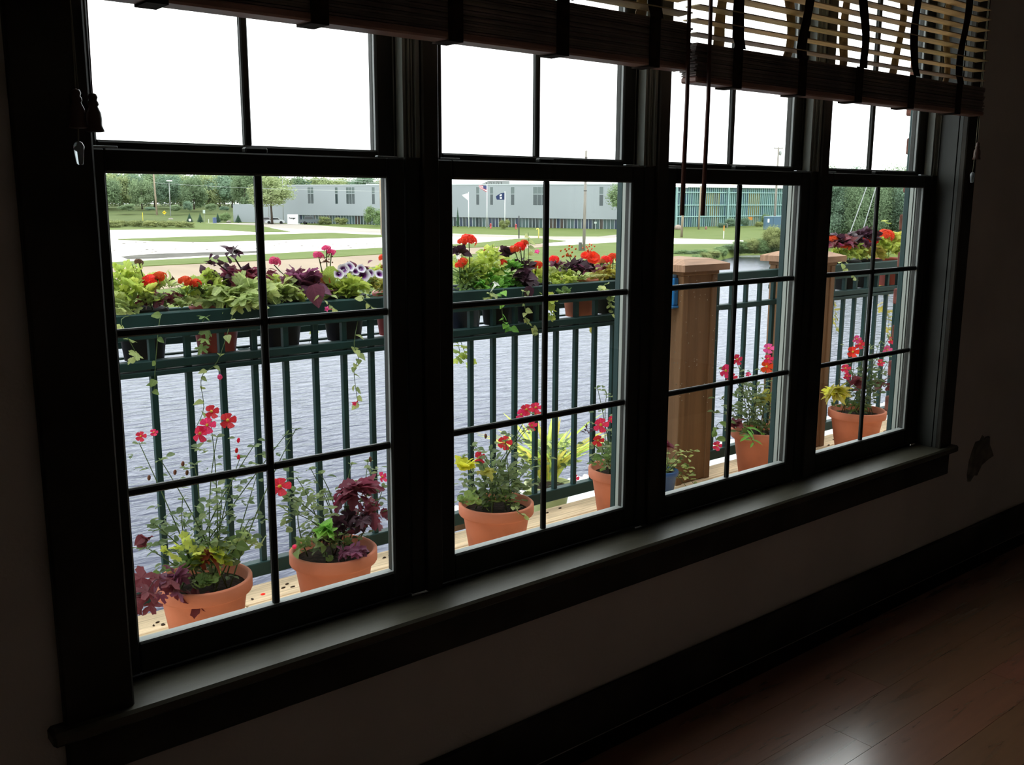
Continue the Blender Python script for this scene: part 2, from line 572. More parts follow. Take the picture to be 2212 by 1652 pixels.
# ------------------------------------------------------------------ blinds
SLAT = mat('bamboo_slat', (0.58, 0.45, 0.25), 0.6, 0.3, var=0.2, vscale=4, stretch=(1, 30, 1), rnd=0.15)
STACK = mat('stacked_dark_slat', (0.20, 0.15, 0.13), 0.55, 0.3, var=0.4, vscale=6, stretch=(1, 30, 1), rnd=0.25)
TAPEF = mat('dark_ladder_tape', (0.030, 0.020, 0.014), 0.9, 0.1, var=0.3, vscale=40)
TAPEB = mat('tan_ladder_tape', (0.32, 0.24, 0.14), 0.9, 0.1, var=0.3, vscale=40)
ROD = mat('red_brown_rod', (0.09, 0.028, 0.018), 0.4, 0.4)
CORD = mat('pale_cord', (0.20, 0.18, 0.13), 0.8, 0.1)
TASS = mat('dark_wood_tassel', (0.075, 0.035, 0.026), 0.35, 0.5)
CLEAR = mat('clear_plastic', (0.5, 0.55, 0.58), 0.12, 0.6)
CLEAR.node_tree.nodes['Principled BSDF'].inputs['Transmission Weight'].default_value = 0.7


def ribbon(x, y, z0, z1, wid, ph, flare):
    m = MB()
    n = 26
    vs, fs = [], []
    for k in range(n + 1):
        t = k / n
        z = z0 + (z1 - z0) * t
        yy = y + 0.010 * sin(ph + t * 14) * (1 - 0.3 * t)
        xx = x + 0.004 * sin(ph * 2 + t * 17)
        wd = wid * (1 + 0.12 * sin(ph + t * 21))
        if k == 0:
            yy += flare
        for (dx, dy) in ((-wd / 2, -0.0007), (wd / 2, -0.0007), (wd / 2, 0.0007), (-wd / 2, 0.0007)):
            vs.append((xx + dx, yy + dy, z))
    for k in range(n):
        for q in range(4):
            fs.append((k * 4 + q, k * 4 + (q + 1) % 4, k * 4 + 4 + (q + 1) % 4, k * 4 + 4 + q))
    return m.add(vs, fs)


def blind(label, xa, xb, zb, zt, tapes, ypos, ragged):
    root = thing('woven_blind', label, 'blind', (0, 0, 0))
    root.location = (xa, ypos, GZ + zb)
    L_ = xb - xa
    MB().bevbox(0.0, L_, -0.028, 0.028, 0.0, 0.016, 0.004).build('bottom_rail', mat('bottom_rail_wood', (0.30, 0.16, 0.13), 0.5, 0.35, var=0.25, vscale=4), parent=root)
    n = int((zt - zb - 0.018) / 0.0052)
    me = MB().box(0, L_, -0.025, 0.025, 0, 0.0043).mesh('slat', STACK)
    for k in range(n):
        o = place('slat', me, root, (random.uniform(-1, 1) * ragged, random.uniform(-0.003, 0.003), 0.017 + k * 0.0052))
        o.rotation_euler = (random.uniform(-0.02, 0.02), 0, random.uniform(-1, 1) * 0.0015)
    top = 2.12 - zb
    z = zt - zb + 0.022
    me2 = MB().box(0, L_, -0.024, 0.024, -0.0015, 0.0015).mesh('slat', SLAT)
    while z < top - 0.04:
        o = place('slat', me2, root, (0.006 * random.uniform(-1, 1), 0, z))
        o.rotation_euler = (random.uniform(-0.05, 0.03), 0, random.uniform(-1, 1) * 0.0012)
        z += 0.0348
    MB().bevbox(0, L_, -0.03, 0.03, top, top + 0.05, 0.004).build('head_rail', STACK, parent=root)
    for q, x in enumerate(tapes):
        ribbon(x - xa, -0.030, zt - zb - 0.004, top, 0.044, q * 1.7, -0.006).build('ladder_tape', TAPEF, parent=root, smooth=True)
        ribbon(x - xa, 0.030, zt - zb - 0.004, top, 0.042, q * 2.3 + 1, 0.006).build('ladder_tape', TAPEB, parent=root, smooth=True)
        # wrapped tape round the stack
        h = zt - zb
        t = MB()
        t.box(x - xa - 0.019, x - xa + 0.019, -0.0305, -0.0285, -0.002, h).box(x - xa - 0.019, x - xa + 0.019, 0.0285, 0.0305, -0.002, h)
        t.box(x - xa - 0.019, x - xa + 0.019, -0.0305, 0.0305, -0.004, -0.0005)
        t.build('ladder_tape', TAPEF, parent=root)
    return root


BL1 = blind('left woven blind gathered above the first two windows', -0.16, 1.434, 1.226, 1.345, [0.05, 0.36, 0.68, 0.985, 1.295], -0.150, 0.010)
BL2 = blind('right woven blind with open pale slats above the last two windows', 1.458, 3.060, 1.198, 1.300, [1.625, 1.925, 2.225, 2.54, 2.86], -0.152, 0.008)
for root, x, z0 in ((BL1, 1.405, 0.855), (BL2, 1.487, 0.854)):
    lx, lz = x - root.location.x, GZ - root.location.z
    MB().tube([(lx, -0.042, lz + z0), (lx + 0.004, -0.042, lz + z0 + 0.3), (lx, -0.038, lz + 1.6), (lx, -0.034, lz + 2.1)],
              [0.0062, 0.0056, 0.005, 0.005], 10).build('tilt_wand', ROD, parent=root, smooth=True)


def tassel_prof(s=1.0):
    return [(0.001, 0.062 * s), (0.006 * s, 0.060 * s), (0.008 * s, 0.055 * s), (0.0065 * s, 0.050 * s), (0.0085 * s, 0.047 * s), (0.009 * s, 0.043 * s),
            (0.007 * s, 0.040 * s), (0.0115 * s, 0.030 * s), (0.0125 * s, 0.020 * s), (0.012 * s, 0.010 * s), (0.015 * s, 0.0), (0.011 * s, -0.001 * s)][::-1]


def cords(root, lst, conn):
    for (x, y, ztop, tip) in lst:
        lx, ly, lz = x - root.location.x, y - root.location.y, GZ + tip - root.location.z
        t = MB().lathe(tassel_prof(), 14).build('tassel', TASS, parent=root, smooth=True, loc=(lx, ly, lz))
        MB().tube([(0, 0, 0.06), (random.uniform(-0.006, 0.006), 0.002, 0.3), (random.uniform(-0.012, 0.012), 0.01, ztop - tip)], 0.0011, 5).build('pull_cord', CORD, parent=t, smooth=True)
    x, y, z = conn
    lx, ly, lz = x - root.location.x, y - root.location.y, GZ + z - root.location.z
    c = MB().lathe([(0.0045, 0), (0.0055, 0.002), (0.008, 0.02), (0.009, 0.030), (0.006, 0.036), (0.003, 0.038)], 12).build('cord_connector', CLEAR, parent=root, smooth=True, loc=(lx, ly, lz))
    MB().tube([(0, 0, 0.036), (0.006, 0.0, 0.12), (0.004, 0.0, 0.30), (0.01, 0.004, 1.12)], 0.0011, 5).build('pull_cord', CORD, parent=c, smooth=True)


cords(BL1, [(-0.096, -0.185, 2.12, 1.010), (-0.070, -0.185, 2.12, 1.005)], (-0.098, -0.185, 0.950))
cords(BL2, [(3.075, -0.16, 2.12, 1.045)], (3.055, -0.16, 0.960))

# dark patch on the wall to the right of the window
pts = [(0, -0.33), (0.03, -0.30), (0.05, -0.31), (0.08, -0.26), (0.13, -0.24), (0.17, -0.23), (0.15, -0.19), (0.13, -0.16), (0.125, -0.115),
       (0.10, -0.115), (0.085, -0.13), (0.075, -0.10), (0.06, -0.125), (0.03, -0.125), (0.01, -0.17), (-0.005, -0.22), (-0.01, -0.29)]
m = MB()
n = len(pts)
pts = [(x * 1.25, z * 0.82) for x, z in pts]
m.add([(x, 0, z) for x, z in pts] + [(x * 0.92 + 0.005, -0.010, z * 0.97 - 0.006) for x, z in pts],
      [tuple(range(n)), tuple(range(2 * n - 1, n - 1, -1))] + [(i, n + i, n + (i + 1) % n, (i + 1) % n) for i in range(n)])
o = m.build('wall_patch', mat('dark_patch', (0.16, 0.14, 0.12), 0.9, 0.1, var=0.3, vscale=20), loc=(3.41, WY, GZ))
tag(o, 'small dark irregular patch on the wall right of the window casing', 'wall patch')

# ================================================================== THE BALCONY
DZ = GZ - 0.43                              # top of the deck boards
DECK_END = 1.125
dk = struct('deck', 'pale pine board deck outside the windows', 'deck')
MB().box(-3.0, 8.0, 0.16, DECK_END - 0.02, DZ - 0.20, DZ - 0.034).build('joist_frame', PINE, parent=dk)
y = DECK_END
widths = [0.15] * 7
for k, wd in enumerate(widths):
    for xa in (-3.0, 0.66, 4.32):
        xb = xa + 3.655
        MB().bevbox(xa, xb, y - wd + 0.004, y, DZ - 0.034, DZ, 0.003).build('deck_board', PINE, parent=dk)
    y -= wd
    if y < 0.2:
        break

RAILY = 1.12
POST1X, POST2X = 2.817, 3.793               # front left corners of the posts
PW, PY = 0.228, 1.0
ZTR = GZ + 0.541


def wood_post(x, label):
    root = thing('wooden_post', label, 'post', (x + PW / 2, PY + PW / 2, DZ))
    h = PW / 2
    top = GZ + 0.575 - DZ
    MB().bevbox(-h, h, -h, h, 0, top, 0.006).build('shaft', CEDAR, parent=root)
    for (sx, sy) in ((-1, -1), (1, -1), (-1, 1), (1, 1)):
        cx, cy = sx * (h - 0.012), sy * (h - 0.012)
        MB().bevbox(cx - 0.019, cx + 0.019, cy - 0.019, cy + 0.019, 0.0, top - 0.02, 0.003).build('corner_board', CEDAR, parent=root)
    MB().bevbox(-h - 0.012, h + 0.012, -h - 0.012, h + 0.012, top - 0.02, top, 0.003).build('neck_moulding', CEDAR, parent=root)
    c = MB()
    a, b = h + 0.045, h - 0.02
    z0, z1, z2 = top, top + 0.030, top + 0.052
    c.add([(-a, -a, z0), (a, -a, z0), (a, a, z0), (-a, a, z0), (-a, -a, z1), (a, -a, z1), (a, a, z1), (-a, a, z1),
           (-b, -b, z2), (b, -b, z2), (b, b, z2), (-b, b, z2)],
          [(3, 2, 1, 0), (0, 1, 5, 4), (1, 2, 6, 5), (2, 3, 7, 6), (3, 0, 4, 7), (4, 5, 9, 8), (5, 6, 10, 9), (6, 7, 11, 10), (7, 4, 8, 11), (8, 9, 10, 11)])
    c.build('cap', mat('cedar_cap', (0.30, 0.175, 0.11), 0.7, 0.2, var=0.25, vscale=6, stretch=(1, 12, 1), bump=0.1), parent=root)
    return root


wood_post(POST1X, 'capped cedar post standing in the third window')
wood_post(POST2X, 'capped cedar post half hidden behind the third mullion')

BAL = 0.0195
bal_me = MB().bevbox(-BAL / 2, BAL / 2, -BAL / 2, BAL / 2, 0, 1.0, 0.001).mesh('baluster', GREEN)


def railing(label, xa, xb, first, step, rack, xmax_rack=None):
    root = thing('railing', label, 'railing', ((xa + xb) / 2, RAILY + 0.02, DZ))
    ox = -(xa + xb) / 2
    y0, y1 = -0.02, 0.02

    def bar(name, z0, z1, ya=y0, yb=y1, a=xa, b=xb):
        return MB().bevbox(a + ox, b + ox, ya, yb, z0 - DZ, z1 - DZ, 0.003).build(name, GREEN, parent=root)
    bot0, bot1 = GZ - 0.402, GZ - 0.352
    bar('bottom_rail', bot0, bot1)
    if rack:
        bar('top_rail', GZ + 0.462, ZTR)
        bar('middle_rail', GZ + 0.366, GZ + 0.393)
        bar('lower_bar', GZ + 0.344, GZ + 0.361)
        bar('rack_bar', GZ + 0.500, GZ + 0.524, 0.245, 0.270)
        bar('rack_bar', GZ + 0.400, GZ + 0.425, 0.245, 0.270)
        n = max(2, int((xb - xa) / 0.6))
        for k in range(n + 1):
            x = xa + 0.015 + (xb - xa - 0.045) * k / n
            MB().bevbox(x + ox, x + ox + 0.02, y1, 0.245, GZ + 0.358 - DZ, GZ + 0.372 - DZ, 0.002).build('rack_arm', GREEN, parent=root)
            MB().bevbox(x + ox, x + ox + 0.02, y1, 0.245, GZ + 0.500 - DZ, GZ + 0.518 - DZ, 0.002).build('rack_arm', GREEN, parent=root)
        # shelf strips the pots stand on
        for ya in (0.07, 0.19):
            MB().box(xa + ox, xb + ox, ya, ya + 0.02, GZ + 0.372 - DZ, GZ + 0.378 - DZ).build('shelf_strip', GREEN, parent=root)
    else:
        bar('top_rail', GZ + 0.494, ZTR)
        bar('middle_rail', GZ + 0.358, GZ + 0.384)
    x = first
    zt = GZ + 0.47 if rack else GZ + 0.50
    while x < xb - 0.01:
        if x > xa + 0.01:
            o = place('baluster', bal_me, root, (x + ox, 0.0, bot1 - DZ))
            o.scale = (1.0, 1.0, zt - bot1)
        x += step
    for px_ in (xa + 0.0, xb - 0.04):
        MB().bevbox(px_ + ox, px_ + ox + 0.04, -0.02, 0.02, 0.0 - 0.03, bot0 - DZ + 0.01, 0.002).build('foot', GREEN, parent=root)
    return root


# balusters measured in the first two windows (pitch 0.1142 m)
railing('long dark green railing with flower pot rack outside the first two windows', -2.4, POST1X, 0.4565 - 0.1142 * 25, 0.1142, True)
railing('short dark green railing without flowers between the two cedar posts', POST1X + PW, POST2X, 3.12, 0.1142, False)
railing('dark green railing with flower pot rack outside the fourth window', POST2X + PW, 7.5, 4.13, 0.1142, True)

# ------------------------------------------------------------------ corrugated awning roof below the deck edge
aw = MB()
CORR = mat('galvanised_corrugated', (0.55, 0.57, 0.58), 0.4, 0.5, metal=0.4, var=0.15, vscale=3)
ax0, ax1, pitch = 2.30, 8.2, 0.065
nn = int((ax1 - ax0) / pitch) * 6
vs, fs = [], []
for k in range(nn + 1):
    x = ax0 + (ax1 - ax0) * k / nn
    dz = 0.016 * sin(2 * pi * (x - ax0) / pitch)
    for (yy, zz) in ((1.16, GZ - 0.66), (2.25, GZ - 0.78)):
        vs += [(x, yy, zz + dz), (x, yy, zz + dz - 0.002)]
for k in range(nn):
    a, b = k * 4, k * 4 + 4
    fs += [(a, a + 2, b + 2, b), (a + 1, b + 1, b + 3, a + 3), (a, b, b + 1, a + 1), (a + 2, a + 3, b + 3, b + 2)]
aw.add(vs, fs)
awr = thing('awning_roof', 'corrugated metal awning roof just below the deck edge', 'roof', (5.2, 1.16, GZ - 0.78))
o = aw.build('corrugated_sheet', CORR, parent=awr, loc=(-5.2, -1.16, -(GZ - 0.78)))
MB().bevbox(ax0 - 5.2, ax1 - 5.2, 0.02, 0.06, -0.02, 0.095, 0.003).build('ledger', PINE, parent=awr)
MB().bevbox(ax0 - 5.2, ax1 - 5.2, 1.05, 1.09, -0.12, -0.022, 0.003).build('fascia', CEDAR, parent=awr)

# ================================================================== PLANT MATERIALS
def leafmat(name, c, c2=None, rnd=0.25, tl=0.5, k=1.55, vein=0.16):
    """leaf or petal: colour, midrib and side veins; c2 is the colour of the leaf's middle"""
    c = tuple(min(0.85, v * k) for v in c)
    c2 = tuple(min(0.85, v * k) for v in c2) if c2 else None
    m = mat(name, c, 0.5, 0.3, rnd=rnd, transl=tl)
    N, L = m.node_tree.nodes, m.node_tree.links
    hs = [n for n in N if n.type == 'HUE_SAT'][0]

    def math_(op, x, y=None):
        n = N.new('ShaderNodeMath')
        n.operation = op
        for i, v in enumerate((x, y)):
            if v is None:
                continue
            if isinstance(v, (int, float)):
                n.inputs[i].default_value = v
            else:
                L.new(v, n.inputs[i])
        return n.outputs[0]
    tc = N.new('ShaderNodeTexCoord')
    sp = N.new('ShaderNodeSeparateXYZ')
    L.new(tc.outputs['Object'], sp.inputs[0])
    ax = math_('ABSOLUTE', sp.outputs['X'])
    wv = math_('SINE', math_('MULTIPLY', math_('SUBTRACT', sp.outputs['Y'], math_('MULTIPLY', ax, 0.8)), 42.0))
    rib = math_('LESS_THAN', ax, 0.02)
    no = N.new('ShaderNodeTexNoise')
    no.inputs['Scale'].default_value = 5.0
    no.inputs['Detail'].default_value = 3.0
    L.new(tc.outputs['Object'], no.inputs['Vector'])
    val = math_('ADD', math_('ADD', math_('MULTIPLY', wv, vein * 0.5), math_('MULTIPLY', rib, vein * 2.0)), math_('ADD', math_('MULTIPLY', no.outputs['Fac'], 0.5), 0.75))
    vm = N.new('ShaderNodeVectorMath')
    vm.operation = 'SCALE'
    L.new(val, vm.inputs['Scale'])
    if c2:
        mx = N.new('ShaderNodeMix')
        mx.data_type = 'RGBA'
        mx.inputs['A'].default_value = (*c2, 1)
        mx.inputs['B'].default_value = (*c, 1)
        e = math_('ADD', math_('MULTIPLY', ax, 6.0), math_('ADD', math_('MULTIPLY', math_('ABSOLUTE', math_('SUBTRACT', sp.outputs['Y'], 0.4)), 1.6), math_('MULTIPLY', no.outputs['Fac'], 0.8)))
        L.new(math_('GREATER_THAN', e, 1.12), mx.inputs['Factor'])
        L.new(mx.outputs['Result'], vm.inputs[0])
    else:
        vm.inputs[0].default_value = c
    L.new(vm.outputs['Vector'], hs.inputs['Color'])
    return m


LIME = leafmat('lime_leaf', (0.31, 0.37, 0.075))
GRN = leafmat('green_leaf', (0.11, 0.17, 0.05))
ROSEL = leafmat('rose_leaf', (0.115, 0.155, 0.068), rnd=0.35)
PALE = leafmat('pale_green_leaf', (0.29, 0.34, 0.13))
BRIGHT = leafmat('bright_green_leaf', (0.13, 0.30, 0.05))
BURG = leafmat('burgundy_leaf', (0.12, 0.026, 0.036), (0.14, 0.013, 0.034), rnd=0.3)
DPURP = leafmat('dark_purple_leaf', (0.035, 0.014, 0.022), rnd=0.35, tl=0.3)
MAUVE = leafmat('mauve_leaf', (0.12, 0.036, 0.066), rnd=0.3)
COLEUS = leafmat('yellow_red_coleus', (0.38, 0.40, 0.04), (0.22, 0.022, 0.018))
GOLD = leafmat('orange_green_leaf', (0.30, 0.27, 0.055))
SILV = leafmat('striped_pale_leaf', (0.42, 0.48, 0.20))
RED = leafmat('red_petal', (0.74, 0.055, 0.018), rnd=0.15, k=1.1)
ROSEP = leafmat('rose_pink_petal', (0.66, 0.035, 0.085), rnd=0.18, k=1.1)
PINK = leafmat('pink_petal', (0.70, 0.09, 0.25), rnd=0.15, k=1.1)
ORNG = leafmat('orange_petal', (0.62, 0.16, 0.04), rnd=0.2, k=1.1)
WHITE = leafmat('white_petal', (0.72, 0.74, 0.68), rnd=0.1, k=1.1)
YEL = mat('yellow_stamen', (0.62, 0.42, 0.06), 0.7, 0.2)
BROWNB = mat('brown_bud', (0.14, 0.06, 0.035), 0.7, 0.2, rnd=0.3)


def petunia_mat():
    m = mat('purple_white_petunia', (0.5, 0.4, 0.6), 0.5, 0.3)
    N, L = m.node_tree.nodes, m.node_tree.links
    tc = N.new('ShaderNodeTexCoord')
    ln = N.new('ShaderNodeVectorMath')
    ln.operation = 'LENGTH'
    mp = N.new('ShaderNodeMapping')
    mp.inputs['Scale'].default_value = (1, 1, 0)
    L.new(tc.outputs['Object'], mp.inputs['Vector'])
    L.new(mp.outputs['Vector'], ln.inputs[0])
    rp = N.new('ShaderNodeValToRGB')
    e = rp.color_ramp.elements
    e[0].position, e[0].color = 0.20, (0.16, 0.015, 0.22, 1)
    e[1].position, e[1].color = 0.40, (0.85, 0.80, 0.88, 1)
    L.new(ln.outputs['Value'], rp.inputs['Fac'])
    L.new(rp.outputs['Color'], N['Principled BSDF'].inputs['Base Color'])
    return m


PETU = petunia_mat()


# ------------------------------------------------------------------ leaf and flower shapes (unit length along +Y, facing +Z)
def strip_leaf(widths, curl, fold, serr=0.0):
    m = MB()
    n = len(widths)
    vs, fs = [], []
    for i, wd in enumerate(widths):
        t = i / (n - 1)
        wd = wd * (1 + (serr if i % 2 else -serr))
        z = -curl * t * t
        vs += [(-wd, t, z + fold * wd), (0, t, z), (wd, t, z + fold * wd)]
    for i in range(n - 1):
        a, b = i * 3, i * 3 + 3
        fs += [(a, a + 1, b + 1, b), (a + 1, a + 2, b + 2, b + 1)]
    return m.add(vs, fs)


def polar_leaf(fn, n, cup):
    m = MB()
    vs, fs = [(0, 0.5, 0.0)], []
    for k in range(n):
        q = -pi / 2 + 0.14 + (2 * pi - 0.28) * k / (n - 1)
        r = fn(q, k)
        vs.append((r * cos(q), 0.5 + r * sin(q), cup * r * r + 0.03 * (k % 2) + 0.05 * sin(3 * q)))
    for k in range(1, n):
        fs.append((0, k, k + 1))
    vs.append((0, 0.40, 0))
    fs.append((0, n, n + 1))
    fs.append((0, n + 1, 1))
    return m.add(vs, fs)


LEAF_SHAPES = {
    'oval': lambda: strip_leaf([0.02, 0.20, 0.30, 0.32, 0.24, 0.02], 0.18, 0.35),
    'heart': lambda: strip_leaf([0.16, 0.40, 0.40, 0.30, 0.17, 0.01], 0.30, 0.25),
    'coleus': lambda: strip_leaf([0.03, 0.22, 0.27, 0.36, 0.28, 0.32, 0.18, 0.16, 0.01], 0.35, 0.3, 0.07),
    'narrow': lambda: strip_leaf([0.03, 0.10, 0.13, 0.11, 0.01], 0.25, 0.3),
    'blade': lambda: strip_leaf([0.02, 0.032, 0.036, 0.033, 0.024, 0.003], 0.55, 0.5),
    'round': lambda: polar_leaf(lambda q, k: 0.5 * (1 + 0.10 * (k % 2)), 17, 0.5),
    'lobed': lambda: polar_leaf(lambda q, k: 0.5 * (0.66 + 0.36 * abs(cos(2.5 * (q - pi / 2))) + 0.12 * (k % 2)), 31, -0.45),
    'maple': lambda: polar_leaf(lambda q, k: 0.55 * (0.42 + 0.62 * abs(cos(2.5 * (q - pi / 2))) ** 1.3 + 0.13 * (k % 2)), 37, -0.6),
}
MESHC = {}


def leaf_mesh(kind, m):
    key = (kind, m.name)
    if key not in MESHC:
        MESHC[key] = LEAF_SHAPES[kind]().mesh('leaf', m, smooth=True)
    return MESHC[key]


def petal(m, ang, r, wid, cup, tilt=0.0):
    vs = []
    for (t, wd, z) in ((0.06, 0.12, 0.0), (0.45, 0.75, cup * 0.35), (0.85, 1.0, cup * 0.85), (1.0, 0.55, cup)):
        for s in (-1, 1):
            x, y_ = t * r, s * wd * wid
            vs.append((x * cos(ang) - y_ * sin(ang), x * sin(ang) + y_ * cos(ang), z + tilt * s))
    return m.add(vs, [(0, 1, 3, 2), (2, 3, 5, 4), (4, 5, 7, 6)])


def flower_mesh(kind, m):
    key = ('fl_' + kind, m.name)
    if key in MESHC:
        return MESHC[key]
    b = MB()
    if kind == 'rose':
        for k in range(5):
            petal(b, 2 * pi * k / 5 + 0.12 * sin(k * 9.1), 0.5 * (1 + 0.12 * sin(k * 5.3)), 0.205, 0.10 + 0.10 * sin(k * 3.7), 0.05 * cos(k * 2.9))
    elif kind == 'double':
        for k in range(6):
            petal(b, 2 * pi * k / 6, 0.5, 0.26, 0.06, 0.03)
        for k in range(5):
            petal(b, 2 * pi * k / 5 + 0.3, 0.33, 0.18, 0.22, 0.02)
    elif kind == 'head':            # geranium umbel: many small florets on a dome
        random.seed(11)
        for k in range(26):
            u = random.uniform(-0.15, 1)
            q = random.uniform(0, 2 * pi)
            s = sqrt(max(0, 1 - u * u))
            c = Vector((0.40 * s * cos(q), 0.40 * s * sin(q), 0.26 * u))
            nrm = Vector((s * cos(q), s * sin(q), u * 1.4)).normalized()
            rot = nrm.to_track_quat('Z', 'Y').to_matrix()
            f = MB()
            for j in range(5):
                petal(f, 2 * pi * j / 5 + k, 0.17, 0.085, 0.03)
            b.add([c + rot @ Vector(v) for v in f.v], f.f)
    elif kind == 'petunia':
        b.lathe([(0.03, -0.55), (0.07, -0.25), (0.14, -0.08), (0.34, 0.02), (0.50, 0.03)], 15,
                wob=lambda i, q: 1 + (0.07 * cos(5 * q) if i >= 3 else 0))
        b.f = [f for f in b.f if len(f) == 4]
        b.mi = b.mi[:len(b.f)]
    elif kind == 'trumpet':
        b.lathe([(0.03, -0.7), (0.06, -0.3), (0.12, -0.08), (0.26, 0.0)], 10, wob=lambda i, q: 1 + (0.25 * cos(5 * q) if i >= 3 else 0))
        b.f = [f for f in b.f if len(f) == 4]
        b.mi = b.mi[:len(b.f)]
    elif kind == 'bud':
        b.blob((0, 0, 0.1), (0.28, 0.28, 0.5), 7, 5)
    elif kind == 'floret':          # loose dried florets
        random.seed(5)
        for k in range(18):
            p = Vector((random.gauss(0, 0.2), random.gauss(0, 0.2), random.gauss(0.1, 0.22)))
            b.blob(p, (0.07, 0.07, 0.09), 5, 4)
    MESHC[key] = b.mesh('blossom', m, smooth=kind in ('petunia', 'bud', 'trumpet', 'floret'))
    return MESHC[key]


CENTER = MB().blob((0, 0, 0.06), (0.10, 0.10, 0.07), 8, 5).mesh('flower_centre', YEL, smooth=True)


def orient_matrix(d, up=None, roll=0.0):
    """local +Y along d, local +Z as close to up as it goes"""
    d = Vector(d).normalized()
    up = Vector(up) if up is not None else Vector((0, 0, 1))
    x = d.cross(up)
    if x.length < 1e-4:
        x = Vector((1, 0, 0))
    x.normalize()
    z = x.cross(d)
    M = Matrix((x, d, z)).transposed()
    return M @ Matrix.Rotation(roll, 3, 'Y')


def orient(o, d, up=None, roll=0.0):
    o.rotation_mode = 'QUATERNION'
    o.rotation_quaternion = orient_matrix(d, up, roll).to_quaternion()


PLANTS = []


